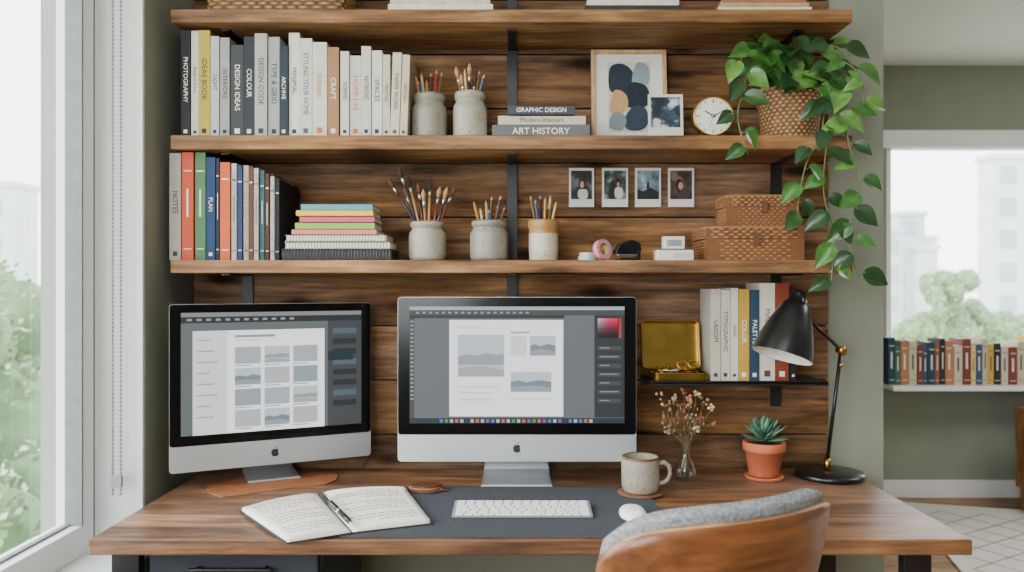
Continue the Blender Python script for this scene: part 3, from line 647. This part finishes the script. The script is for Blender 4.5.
def cable(name,pts,m,r=.0022):
    P=[Vector(p) for p in pts]; out=[]
    for i in range(len(P)-1):
        p0=P[max(i-1,0)];p1=P[i];p2=P[i+1];p3=P[min(i+2,len(P)-1)]
        for k in range(6):
            t=k/6; out.append(.5*((2*p1)+(-p0+p2)*t+(2*p0-5*p1+4*p2-p3)*t*t+(-p0+3*p1-3*p2+p3)*t**3))
    out.append(P[-1]); b=MB(); b.tube(out,r,m,8); return b.build(name)
cable('power_cable',[(-.46,2.40,.84),(-.45,2.43,.80),(-.47,2.445,DZ+.006),(-.44,2.44,DZ+.004)],mat((60,60,62)))
cable('power_cable',[(.2,2.30,.86),(.24,2.40,.80),(.2,2.43,DZ+.006),(-.2,2.445,DZ+.004)],mat((60,60,62)))

# ---------------- mat, keyboard, mouse
FELT=mat((62,66,71),.95,var=.14,scale=220,bump=.3,name='felt_grey',spec=.2)
a=D(340,538);bq=D(677,538);yk=D(500,488).y
b=MB(); b.prism(rrect(a.x,bq.x,a.y,yk,.008),DZ+.0002,DZ+.0035,FELT); b.build('felt_desk_mat',bevel=.0008)
MZ=DZ+.0037
g=grp('keyboard',(.026,0,MZ)); kw=.35; y0,y1=1.915,2.03
b=MB(); TM=T((0,y0,0.001))@R(3.5,'X')
b.prism(rrect(-kw/2,kw/2,0,y1-y0,.007),.0,.005,mat((140,142,145),.5,.3,var=.01),TM); b.build('base',g,bevel=.001)
b=MB(); KW=mat((226,226,224),.5,var=.005)
rows=[14,14,14,13,12]; kh=(y1-y0-.012)/5.4
for r_ in range(5):
    yy=.006+kh*(4.4-r_); n=rows[r_]; x=-kw/2+.006; tot=kw-.012; ws=[1]*n
    if r_==1: ws[-1]=1.3
    if r_==2: ws[0]=1.3
    if r_==3: ws[0]=1.6; ws[-1]=1.6
    sc=tot/sum(ws)
    for q in range(n): b.prism(rrect(x+.0019,x+ws[q]*sc-.0019,yy+.0019,yy+kh-.0019,.0025,2),.005,.0072,KW,TM); x+=ws[q]*sc
x=-kw/2+.006
for q,wk in enumerate([1,1,1,1.3,5,1.3,1,1,1,1]):
    sc=(kw-.012)/14.6; b.prism(rrect(x+.0019,x+wk*sc-.0019,.0035,.0035+kh*.38,.002,2),.005,.0072,KW,TM); x+=wk*sc
b.build('keys',g)
c=D(633,513,MZ+.008); g=grp('computer_mouse',(c.x,c.y,MZ)); b=MB()
vs=[];nu,nv=20,10
for j in range(nv+1):
    ph=j/nv*math.pi/2
    for i in range(nu):
        a=2*math.pi*i/nu; e=2.4; cx=math.copysign(abs(math.cos(a))**(2/e),math.cos(a)); sy=math.copysign(abs(math.sin(a))**(2/e),math.sin(a)); k=math.cos(ph)**.7 if j<nv else 0.0
        vs.append((.034*cx*k,.056*sy*k,.004+.020*math.sin(ph)))
fs=[(j*nu+i,j*nu+(i+1)%nu,(j+1)*nu+(i+1)%nu,(j+1)*nu+i) for j in range(nv) for i in range(nu)]
b.add(vs,fs,mat((232,232,230),.25,var=.0),True); b.prism([(.032*math.cos(2*math.pi*i/24),.053*math.sin(2*math.pi*i/24)) for i in range(24)],0,.0042,ALU); b.build('shell',g)

# ---------------- open notebook
g=grp('open_notebook'); b=MB()
zt=DZ+.014; NB=DZ+.0036
LP=[D(242,508,zt),D(288,539,zt),D(352,529,zt),D(318,491,zt)]
RP=[D(404,487,zt),D(430,520,zt),LP[2],LP[3]]
LP=[Vector((p.x,p.y,0)) for p in LP]; RP=[Vector((p.x,p.y,0)) for p in RP]
COV=mat((30,32,36),.6); SCR=mat((70,70,76),.9)
for Q in(LP,RP):
    def pt(u,v,dz=0,Q=Q):
        p=Q[0].lerp(Q[1],v).lerp(Q[3].lerp(Q[2],v),u); z=NB+.0085+.007*math.sin(math.pi*min(1,(u*.9+.12)))-(.006*max(0,(u-.85)/.15)); return Vector((p.x,p.y,z+dz))
    nu,nv=14,6; vs=[pt(i/nu,j/nv) for j in range(nv+1) for i in range(nu+1)]; n0=len(vs)
    vs+=[Vector((v.x,v.y,NB+.003)) for v in vs]
    fs=[(j*(nu+1)+i,j*(nu+1)+i+1,(j+1)*(nu+1)+i+1,(j+1)*(nu+1)+i) for j in range(nv) for i in range(nu)]
    def side(idx):
        for p,q in zip(idx,idx[1:]): fs.append((p,q,q+n0,p+n0))
    side(list(range(nu+1))); side([nv*(nu+1)+i for i in range(nu+1)]); side([j*(nu+1) for j in range(nv+1)]); side([j*(nu+1)+nu for j in range(nv+1)])
    b.add(vs,fs,PAPER,True)
    e=[Q[0].lerp(Q[3],-.02),Q[1].lerp(Q[2],-.02),Q[2],Q[3]]; c0=(Q[0]+Q[1]+Q[2]+Q[3])/4
    e=[c0+(p-c0)*1.02 for p in e]; b.prism([(p.x,p.y) for p in e],NB,NB+.003,COV)
    for r_ in range(13):
        v=.09+r_*.066; u=.1
        if r_ in(4,9): continue
        lim=.86 if r_%3 else .55
        while u<lim:
            l=random.uniform(.03,.08)
            n=4
            for q in range(n):
                ua=u+l*q/n; va=v+random.uniform(-.006,.006); b.add([pt(ua,va,.0006),pt(ua+l/n,va,.0006),pt(ua+l/n,va+.013,.0006),pt(ua,va+.013,.0006)],[(0,1,2,3)],SCR)
            u+=l+.022
b.build('pages',g,recalc=False)
a=D(321,493,zt+.012);c=D(352,524,zt+.012); b=MB(); d=(c-a)
b.tube([a,a+d*.05,a+d*.6],[.005,.0066,.0066],K,10); b.tube([a+d*.6,a+d*.64],.007,STEEL,10); b.tube([a+d*.64,a+d*.93],[.0066,.006],K,10); b.tube([a+d*.93,a+d],[.005,.0008],STEEL,8); b.tube([a+d*.05+Vector((0,0,.007)),a+d*.35+Vector((0,0,.007))],.0016,STEEL,6)
b.build('ballpoint_pen')

# ---------------- leather things
LEA=mat((150,94,60),.5,var=.08,scale=25,bump=.2,name='tan_leather'); LEAD=mat((80,44,30),.45,var=.1,scale=30,bump=.2)
pp=[(207,489),(210,485.5),(240,480),(300,475),(330,473.5),(338,476),(336,481),(326,485),(290,489),(245,495),(222,498),(209,494)]
b=MB(); b.prism([tuple(D(x,y_)[:2]) for x,y_ in pp],DZ+.0003,DZ+.0044,LEA); b.build('leather_desk_pad',bevel=.001)
g=grp('leather_key_pouch'); b=MB(); c=D(427,492)
def disc(rx,ry,z0,z1,mt,dx=0,dy=0,rot=0):
    b.prism([(c.x+dx+rx*math.cos(t)*math.cos(rot)-ry*math.sin(t)*math.sin(rot),c.y+dy+rx*math.cos(t)*math.sin(rot)+ry*math.sin(t)*math.cos(rot)) for t in[2*math.pi*i/28 for i in range(28)]],z0,z1,mt)
disc(.052,.034,DZ+.004,DZ+.010,LEAD,0,0,-.1); disc(.046,.03,DZ+.0102,DZ+.016,LEA,-.006,.004,-.1); disc(.044,.028,DZ+.0162,DZ+.021,LEAD,-.004,.003,.1)
b.tube([(c.x+.035,c.y-.01,DZ+.012),(c.x+.06,c.y-.012,DZ+.007),(c.x+.05,c.y+.01,DZ+.007)],.003,LEAD,8)
b.build('pouch',g,bevel=.002)

# ---------------- mug
g=grp('coffee_mug',(.3555,2.15,DZ+.008)); b=MB(); MUG=mat((146,139,124),.35,var=.08,scale=18,speck=(70,56,42),name='mug_glaze'); RIM=mat((92,66,44),.4)
r_=.052;h_=.098
b.lathe([(0,0),(.041,0),(.046,.004)],OCH); b.lathe([(.046,.004),(.051,.014),(r_,.03),(r_,.08),(.051,.092)],MUG,None,40); b.lathe([(.051,.092),(.0512,h_-.001),(.049,h_+.001),(.0475,h_-.002)],RIM,None,40); b.lathe([(.0475,h_-.002),(.048,.02),(.044,.008),(0,.008)],MUG,None,40)
b.lathe([(.0478,.078),(0,.078)],mat((60,36,22),.15,var=.1),None,40)
b.tube([(.049,-.004,.078),(.064,-.006,.082),(.078,-.008,.072),(.081,-.008,.052),(.074,-.008,.034),(.062,-.006,.026),(.049,-.004,.024)],[.007,.0065,.006,.006,.006,.0065,.007],MUG,12)
b.build('cup',g)
b=MB(); b.lathe([(0,DZ+.0037),(.062,DZ+.0037),(.063,DZ+.006),(.061,DZ+.0078),(0,DZ+.0078)],mat((104,70,46),.6,var=.1),T((.3555,2.15,0)),40); b.build('drink_coaster')

# ---------------- vase + dried flowers
vx,vy=(685.5-512)*2.31/F,2.31
g=grp('dried_flower_vase',(vx,vy,DZ)); b=MB(); VG=glass('vase_glass',.03,(.98,.99,.99,1),.6)
b.lathe([(0,.0005),(.03,.0005),(.034,.006),(.034,.03),(.028,.05),(.015,.068),(.0135,.09),(.018,.106)],VG,None,32); b.build('vase',g)
b=MB(); ST=mat((108,94,62),.8); fc=[(190,168,136),(168,112,80),(140,74,54),(200,182,152),(170,140,104),(176,128,100),(150,130,92)]
tops=[(661,398),(668,406),(676,396),(684,390),(697,393),(705,401),(712,408),(664,420),(674,418),(683,410),(692,416),(702,418),(711,424),(668,431),(698,430),(690,402)]
for i,(tx,ty) in enumerate(tops):
    e=W(tx,ty,vy+random.uniform(-.03,.03))-Vector((vx,vy,DZ)); p0=Vector((random.uniform(-.015,.015),random.uniform(-.015,.015),.01)); p1=Vector((e.x*.08,0,.1))
    b.tube([p0,p1,p1.lerp(e,.5)+Vector((e.x*.08,0,.01)),e],.001,ST,5)
    cm=mat(random.choice(fc),.9,var=.12,scale=200)
    for k in range(random.choice([5,7,10])):
        o=Vector((random.gauss(0,.006),random.gauss(0,.006),random.gauss(0,.008))); b.ball(e+o,random.uniform(.003,.006),cm,4)
    for k in range(3):
        q=p1.lerp(e,random.uniform(.45,.85)); d=Vector((random.uniform(-.02,.02),random.uniform(-.015,.015),.012)); b.tube([q,q+d],.0007,ST,4); b.ball(q+d,(.0022,.0022,.006),mat(random.choice([(120,110,74),(150,120,84),(170,140,104)]),.9,var=.1,scale=200),4)
b.build('dried_stems',g)

# ---------------- succulent
sx_,sy_=(764-512)*2.33/F,2.33
g=grp('potted_succulent',(sx_,sy_,DZ)); b=MB(); TER=mat((178,96,62),.8,var=.06,scale=20,bump=.05,name='terracotta')
b.lathe([(0,.004),(.05,.004),(.054,.0),(.054,.003),(.058,.008),(.055,.010),(.05,.008),(0,.008)],TER,None,36)
b.lathe([(0,.0085),(.040,.0085),(.044,.014),(.056,.082),(.060,.083),(.062,.088),(.062,.108),(.060,.111),(.055,.110),(.053,.1),(.04,.02),(0,.02)],TER,None,36)
b.lathe([(.055,.1),(.03,.104),(0,.106)],mat((60,46,36),.95,var=.2,scale=200,bump=.5),None,36); b.build('pot',g)
b=MB(); sg=[mat((72,114,92),.45,var=.08),mat((98,138,112),.45,var=.08),mat((54,92,76),.45,var=.08)]
def sleaf(b,base,d,L,w,mt):
    d=d.normalized(); up=Vector((0,0,1)); s=d.cross(up)
    if s.length<.1: s=Vector((1,0,0))
    s.normalize(); n=s.cross(d).normalized(); vs=[]
    for k,(t,ww) in enumerate([(0,.6),(.2,.85),(.5,1),(.75,.75),(.92,.35),(1,.04)]):
        c=base+d*L*t+n*(.12*L*t*t)
        for q in range(6):
            a=2*math.pi*q/6; vs.append(c+s*math.cos(a)*w*ww+n*math.sin(a)*w*ww*.4)
    fs=[(k*6+q,k*6+(q+1)%6,(k+1)*6+(q+1)%6,(k+1)*6+q) for k in range(5) for q in range(6)]; b.add(vs,fs,mt,True)
for lay,(n,el,L) in enumerate([(11,8,.066),(11,26,.068),(9,44,.064),(7,62,.058),(4,78,.048)]):
    for k in range(n):
        a=2*math.pi*(k+lay*.5)/n+random.uniform(-.1,.1); e_=math.radians(el+random.uniform(-5,5)); d=Vector((math.cos(a)*math.cos(e_),math.sin(a)*math.cos(e_),math.sin(e_)))
        sleaf(b,Vector((0,0,.112+lay*.005))+d*.006,d,L*random.uniform(.9,1.1),.0088,sg[(k+lay)%3])
b.build('rosette',g)

# ---------------- desk lamp
lx,ly=(834-512)*2.34/F,2.345
g=grp('desk_lamp',(0,0,0)); b=MB(); LB=mat((18,18,20),.3,var=.02,name='lamp_black')
b.lathe([(0,DZ),(.094,DZ),(.100,DZ+.004),(.100,DZ+.012),(.096,DZ+.017),(.03,DZ+.022),(0,DZ+.022)],LB,T((lx-.012,ly,0)),56)
pb=Vector((lx-.018,ly,DZ+.02)); j1=W(841,350,2.33); j2=W(807,318,2.27)
b.tube([pb,pb+Vector((0,0,.035))],.009,BRASS,16); b.tube([pb+Vector((0,0,.03)),j1],.0055,LB,14)
b.tube([j1-Vector((0,.014,0)),j1+Vector((0,.014,0))],.012,BRASS,18); b.tube([j1,j2],.0048,LB,12)
b.tube([j1+Vector((.0,0,-.05)),j1+Vector((0.0,0,-.04))],.0075,BRASS,12)
b.tube([j1,j1+(j1-j2).normalized()*.02],.007,BRASS,12)
b.tube([j2-Vector((0,.012,0)),j2+Vector((0,.012,0))],.010,BRASS,18)
ax=Vector((-.34,-.16,-1)).normalized(); top=W(800,291,2.245)
z_=-ax; x_=Vector((1,0,0)); y_=z_.cross(x_).normalized(); x_=y_.cross(z_).normalized()
SM=Matrix(((x_.x,y_.x,z_.x,top.x),(x_.y,y_.y,z_.y,top.y),(x_.z,y_.z,z_.z,top.z),(0,0,0,1)))
b.lathe([(0,0),(.012,0),(.019,-.004),(.021,-.012),(.021,-.03),(.032,-.036),(.042,-.048),(.050,-.07),(.061,-.10),(.072,-.135),(.080,-.165),(.084,-.192),(.085,-.198)],LB,SM,48)
b.lathe([(.085,-.198),(.0825,-.198),(.082,-.192),(.078,-.166),(.070,-.136),(.059,-.102),(.048,-.07),(0,-.06)],mat((222,220,212),.5),SM,48)
b.ball((0,0,-.13),.026,mat((240,238,230),.3),10,SM)
b.tube([SM@Vector((.02,0,-.022)),j2],.005,BRASS,10)
b.build('lamp_body',g)
cable('lamp_cable',[(lx+.03,ly+.09,DZ+.01),(lx+.06,ly+.105,DZ+.004),(lx+.02,2.452,DZ+.004)],K,.002)

# ---------------- pothos
g=grp('trailing_pothos_plant',(0,0,0)); px_,py_=.822,2.3
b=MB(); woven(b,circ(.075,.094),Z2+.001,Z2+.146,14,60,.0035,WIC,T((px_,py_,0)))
b.tube([(px_+.096*math.cos(t),py_+.096*math.sin(t),Z2+.146) for t in[2*math.pi*i/48 for i in range(49)]],.0045,WIC,8)
b.at+=[.5]*(len(b.v)-len(b.at)); b.build('basket_pot',g,recalc=False)
b=MB(); b.lathe([(0,Z2+.002),(.07,Z2+.002),(.088,Z2+.13),(0,Z2+.13)],mat((50,38,28),.95,var=.2,scale=100,bump=.5),T((px_,py_,0)),24); b.build('soil',g)
LG=[mat((38,78,32),.35,var=.18,scale=30,coat=.2),mat((56,102,40),.35,var=.2,scale=40,coat=.2),mat((28,60,28),.35,var=.15,scale=30,coat=.2),mat((84,126,54),.38,var=.2,scale=45,coat=.2)]
def leaf(b,base,d,nrm,L,mt):
    d=d.normalized(); s=d.cross(nrm).normalized(); n=s.cross(d).normalized(); vs=[]; ts=[0,.06,.16,.3,.45,.6,.75,.88,1]; ws=[.12,.55,.86,.98,.90,.70,.44,.2,.0]
    cu=random.uniform(.05,.35)
    for t,w in zip(ts,ws):
        for c in(-1,-.55,0,.55,1):
            back=-.12*abs(c)*(1-t)**3*1.2
            vs.append(base+d*L*(t+back)+s*c*w*L*.38+n*(abs(c)*w*L*.14-cu*L*t*t))
    fs=[(j*5+i,j*5+i+1,(j+1)*5+i+1,(j+1)*5+i) for j in range(8) for i in range(4)]; b.add(vs,fs,mt,True)
bl=MB(); bv=MB(); VM=mat((88,108,54),.5)
def cat(P,n=8):
    P=[Vector(p) for p in P]; out=[]
    for i in range(len(P)-1):
        p0=P[max(i-1,0)];p1=P[i];p2=P[i+1];p3=P[min(i+2,len(P)-1)]
        for k in range(n):
            t=k/n; out.append(.5*((2*p1)+(-p0+p2)*t+(2*p0-5*p1+4*p2-p3)*t*t+(-p0+3*p1-3*p2+p3)*t**3))
    out.append(P[-1]); return out
def vine(pts,step=.036,Lr=(.05,.078)):
    c=cat([W(*p) for p in pts]); bv.tube(c,.0021,VM,6); acc=0; side=1
    for a,q in zip(c,c[1:]):
        acc+=(q-a).length
        if acc>step*random.uniform(.8,1.3):
            acc=0; side*=-1; ang=random.uniform(.2,1.0)*side
            d=Vector((math.sin(ang),random.uniform(-.3,.05),-math.cos(ang)*random.uniform(.5,1)+.15)); pet=q+Vector((side*random.uniform(.008,.02),-.008,random.uniform(-.002,.012)))
            bv.tube([q,pet],.001,VM,5); leaf(bl,pet,d,Vector((random.uniform(-.5,.5),-1,random.uniform(.1,.7))),random.uniform(*Lr),random.choice(LG))
vine([(800,88,2.28),(828,70,2.2),(845,95,2.15),(848,140,2.14),(860,185,2.14),(850,225,2.14),(852,258,2.14),(864,290,2.14)],.036)
vine([(805,90,2.26),(825,80,2.16),(834,120,2.14),(826,150,2.14),(824,195,2.14),(834,235,2.14),(831,285,2.14)],.044)
vine([(780,88,2.28),(752,70,2.2),(742,95,2.15),(738,120,2.14),(748,155,2.14)],.038)
vine([(795,86,2.26),(820,92,2.16),(822,130,2.14),(806,165,2.14),(798,205,2.14),(800,218,2.14)],.048)
vine([(805,85,2.25),(838,62,2.15),(860,76,2.13),(864,105,2.13)],.036)
vine([(790,86,2.26),(770,60,2.2),(748,50,2.18),(738,70,2.16)],.034)
vine([(800,80,2.3),(810,56,2.25),(832,46,2.2),(850,56,2.17)],.036)
for i in range(68):
    a=random.uniform(0,2*math.pi); r=math.sqrt(random.random()); tx=796+r*54*math.cos(a); ty=62+r*26*math.sin(a)
    yy=random.uniform(2.17,2.36); p=W(tx,ty,yy)
    src=Vector((px_+random.uniform(-.04,.04),py_+random.uniform(-.04,.04),Z2+.13)); mid=src.lerp(p,.55)+Vector((0,0,.02)); bv.tube(cat([src,mid,p],4),.0012,VM,5)
    ox=(tx-797)/50; d=Vector((ox+random.uniform(-.4,.4),-.5+random.uniform(-.3,.3),random.uniform(-.6,.3))); leaf(bl,p,d,Vector((random.uniform(-.4,.4),-.7,.8)),random.uniform(.052,.08),random.choice(LG))
bl.build('leaves',g,recalc=False); bv.build('vines',g)

# ---------------- chair
CA=26; g=grp('plywood_desk_chair',(.425,1.43,0),CA)
def shell(hw,zb,zt,yo,th,mt,rim,name):
    nu,nv=32,14; vs=[]
    for j in range(nv+1):
        v=j/nv
        for i in range(nu+1):
            u=-1+2*i/nu; top=zt-.050*abs(u)**5-.010*abs(u)**2; z=zb+(top-zb)*v
            wv=hw*(.86+.14*v**.8)
            if v>.75: wv*=1-.04*((v-.75)/.25)**2
            x=wv*math.sin(u*1.15)/math.sin(1.15); y_=.115*(1-math.cos(u*1.15))/(1-math.cos(1.15))+yo
            if z>.52: y_-=.07*((z-.52)/.4)**1.3
            vs.append((x,y_,z))
    me=MB(); me.add(vs,[(j*(nu+1)+i,j*(nu+1)+i+1,(j+1)*(nu+1)+i+1,(j+1)*(nu+1)+i) for j in range(nv) for i in range(nu)],mt,True)
    me.m(rim); o=me.build(name,g,recalc=False); s=o.modifiers.new('s','SOLIDIFY'); s.thickness=th; s.offset=-1; s.material_offset_rim=1
    return o
shell(.285,.52,.918,0,.012,PLY,PLYE,'back_shell')
FAB=mat((128,131,135),.95,var=.22,scale=150,bump=.6,name='grey_upholstery',spec=.2)
o=shell(.274,.56,.940,.0135,.034,FAB,FAB,'back_cushion'); bb=o.modifiers.new('b','BEVEL'); bb.width=.009; bb.segments=3; bb.limit_method='ANGLE'
b=MB(); o_=[(p[0],p[1]) for p in rrect(-.24,.24,.0,.44,.09,8)]
b.prism(o_,.43,.442,PLY); b.build('seat',g,bevel=.003)
b=MB(); b.prism([(p[0]*.94,.22+(p[1]-.22)*.94) for p in o_],.4425,.475,FAB); b.build('seat_cushion',g,bevel=.01,segs=3)
b=MB(); b.box(-.05,.05,-.012,-.001,.40,.62,BLACK); b.box(-.05,.05,-.012,.2,.418,.4295,BLACK)
for sx in(-1,1):
    b.tube([(sx*.14,.1,.425),(sx*.22,.02,.0)],[.012,.009],BLACK,12); b.tube([(sx*.14,.34,.425),(sx*.22,.43,.0)],[.012,.009],BLACK,12)
b.build('legs',g)

# ---------------- far room
g=grp('area_rug',(3.1,3.35,0),-15); RUG=mat((214,209,198),.95,var=.05,scale=90,bump=.5,name='rug_wool'); RD=mat((168,164,157),.95,var=.1,scale=90)
b=MB(); b.box(-1.05,1.2,-1.1,1.15,.001,.014,RUG); b.build('pile',g,bevel=.004)
b=MB()
for i in range(-4,5):
    for j in range(-4,5):
        cx,cy=i*.22,j*.22
        for (ax_,ay_),(bx_,by_) in(((-.11,0),(0,.11)),((0,.11),(.11,0)),((.11,0),(0,-.11)),((0,-.11),(-.11,0))):
            nn=Vector((-(by_-ay_),bx_-ax_,0)).normalized()*.006
            b.add([(cx+ax_+nn.x,cy+ay_+nn.y,.0152),(cx+bx_+nn.x,cy+by_+nn.y,.0152),(cx+bx_-nn.x,cy+by_-nn.y,.0152),(cx+ax_-nn.x,cy+ay_-nn.y,.0152)],[(0,1,2,3)],RD)
b.build('pattern',g)
g=grp('wooden_sideboard',(0,0,0)); b=MB(); SBW=wood('side_wood',(120,74,42),(158,104,62),(184,130,84),2,None,rough=.5)
X0=2.97
b.box(X0,X0+.9,4.3,4.58,.15,.62,SBW); b.box(X0+.02,X0+.44,4.285,4.2995,.17,.60,SBW); b.box(X0+.46,X0+.88,4.285,4.2995,.17,.60,SBW)
for x in(X0+.03,X0+.86):
    for yv in(4.33,4.55): b.tube([(x,yv,.15),(x,yv,0.016)],[.018,.012],SBW,10)
b.build('cabinet',g,bevel=.004)

# ---------------- outdoors
tg=[mat((136,158,116),.9,var=.12,scale=3),mat((164,182,142),.9,var=.12,scale=3),mat((104,128,92),.9,var=.15,scale=3),mat((232,236,224),.9,var=.05)]  # greens kept pale, putting distance haze into the leaf colours
def tree(name,c,rad,hgt,n=2600,gz=-9,blossom=.08):
    b=MB(); c=Vector(c); b.tube([(c.x,c.y,gz),(c.x,c.y,c.z)],[.22,.1],mat((96,80,64),.9),8)
    cl=[(c+Vector((random.gauss(0,rad*.45),random.gauss(0,rad*.45),random.gauss(0,hgt*.4))),rad*random.uniform(.35,.6)) for _ in range(14)]
    for cc_,r in cl:
        vs=[];nu,nv=14,9
        for j in range(nv+1):
            for i in range(nu):
                a=2*math.pi*i/nu;p=math.pi*j/nv; d=Vector((math.sin(p)*math.cos(a),math.sin(p)*math.sin(a),math.cos(p))); k=1+.25*noise.noise((cc_+d*r)*2.2); vs.append(cc_+d*r*k*.85)
        b.add(vs,[(j*nu+i,j*nu+(i+1)%nu,(j+1)*nu+(i+1)%nu,(j+1)*nu+i) for j in range(nv) for i in range(nu)],tg[2],True)
    for _ in range(n):
        cc_,r=random.choice(cl); d=Vector((random.gauss(0,1),random.gauss(0,1),random.gauss(0,1))).normalized(); p=cc_+d*r*random.uniform(.8,1.1)
        s=random.uniform(.035,.075)*min(rad,1.4)/1.2; a=Vector((random.gauss(0,1),random.gauss(0,1),random.gauss(0,1))).normalized(); q=a.orthogonal().normalized(); w_=a.cross(q)
        b.add([p-q*s,p+w_*s*.6,p+q*s,p-w_*s*.6],[(0,1,2,3)],tg[3] if random.random()<blossom else tg[random.choice([0,1,1,2])])
    b.build(name,recalc=False)
tree('street_tree',(-7.2,8.2,.7),1.3,1.0); tree('street_tree',(-5.0,6.6,-.6),1.0,.9,blossom=.3); tree('street_tree',(-11.5,13.5,1.1),2.0,1.4); tree('street_tree',(-5.6,8.9,-1.6),1.2,1.0); tree('street_tree',(-8.5,11.5,-.6),1.6,1.2); tree('street_tree',(-13,18,-.5),2.2,1.5); tree('street_tree',(-9.4,14.0,.2),1.6,1.2)
tree('street_tree',(-4.2,5.6,-2.2),1.0,.8)
for (x,yv,z,rd) in((23.4,42,1.3,1.2),(26.0,44,-.3,1.2),(21.5,41,-.8,1.2),(28.5,46,-1.2,1.4),(24.5,43,-1.4,1.4),(31,48,-1.4,1.4)): tree('street_tree',(x,yv,z),rd,.9)
BW=mat((206,210,213),.9,var=.03,scale=.5); BWIN=mat((158,170,181),.5,var=.04,scale=.5); BW2=mat((186,193,198),.9,var=.03,scale=.5)  # pale facade tones carry the distance haze in their colour
def building(x0,x1,y0,y1,z1,fl=3.0,col=BW):
    b=MB(); b.box(x0,x1,y0,y1,-9,z1,col); b.box(x0-.2,x1+.2,y0-.2,y1+.2,z1,z1+.4,col)
    z=z1-fl+.6
    while z>-9:
        x=x0+.6
        while x<x1-1.4: b.box(x,x+1.3,y0-.04,y0+.1,z,z+1.5,BWIN); x+=2.2
        z-=fl
    b.build('apartment_building')
building(-48,-38.5,60,63,9.0); building(-60,-50,66,69,14); building(-36.5,-33.5,66,68,5.2)
building(38.4,50,62,64,11.5,2.6); building(33.0,35.2,70,72,6.2,2.6,BW2); building(36.6,38.4,70,72,4.6,2.6); building(38.8,41.5,78,80,8.4,2.6,BW2); building(43.2,46,84,86,6.4,2.6); building(35.6,50,92,94,4.6,2.8,BW2); building(41,43,80,82,5.4,2.6)
b=MB(); b.box(-150,150,-60,200,-9.3,-9.02,mat((190,200,176),.95,var=.1,scale=.2)); b.build('ground')

# ---------------- light
w=bpy.data.worlds.new('world'); bpy.context.scene.world=w; w.use_nodes=True; N=w.node_tree.nodes; L=w.node_tree.links; bg=N['Background']
tc=N.new('ShaderNodeTexCoord'); sp=N.new('ShaderNodeSeparateXYZ'); L.new(tc.outputs['Generated'],sp.inputs[0]); r=N.new('ShaderNodeValToRGB')
r.color_ramp.elements[0].position=.0; r.color_ramp.elements[0].color=(.96,.98,1,1); r.color_ramp.elements[1].position=.8; r.color_ramp.elements[1].color=(.85,.93,1,1); L.new(sp.outputs[2],r.inputs['Fac']); L.new(r.outputs['Color'],bg.inputs['Color']); bg.inputs['Strength'].default_value=7.0
def sun(name,d,st,ang,col):
    l=bpy.data.lights.new(name,'SUN'); l.energy=st; l.angle=math.radians(ang); l.color=col; o=bpy.data.objects.new(name,l); bpy.context.collection.objects.link(o); o.rotation_euler=Vector(d).to_track_quat('-Z','Y').to_euler(); o.location=(-4,-2,4)
sun('sun',(1,.35,-.6),4.2,40,(1,.98,.95))
def area(name,loc,d,sx,sy,e,col):
    l=bpy.data.lights.new(name,'AREA'); l.shape='RECTANGLE'; l.size=sx; l.size_y=sy; l.energy=e; l.color=col; o=bpy.data.objects.new(name,l); bpy.context.collection.objects.link(o); o.location=loc; o.rotation_euler=Vector(d).to_track_quat('-Z','Y').to_euler()
area('added_side_fill',(-.9,-.95,1.75),(1,1.0,-.1),1.7,1.5,98,(.94,.975,1))  # added fill lamp inside the unseen rear opening, lights the shelves from left
area('ceiling_fill',(.2,.3,2.69),(0,.25,-1),1.2,.6,22,(1,.98,.95))  # weak fill lamp added overhead out of view, no fixture
area('ceiling_fill',(3.2,2.6,2.69),(0,0,-1),1.2,1.2,52,(1,.985,.96))  # unseen lamp added to brighten the far room

cam=bpy.data.cameras.new('camera'); co=bpy.data.objects.new('camera',cam); bpy.context.collection.objects.link(co); co.location=(0,0,H); co.rotation_euler=(math.radians(90),0,0)
cam.sensor_width=36; cam.lens=F/1024*36; cam.clip_start=.05; cam.clip_end=400
cam.dof.use_dof=True; cam.dof.focus_distance=2.2; cam.dof.aperture_fstop=2.8
bpy.context.scene.camera=co
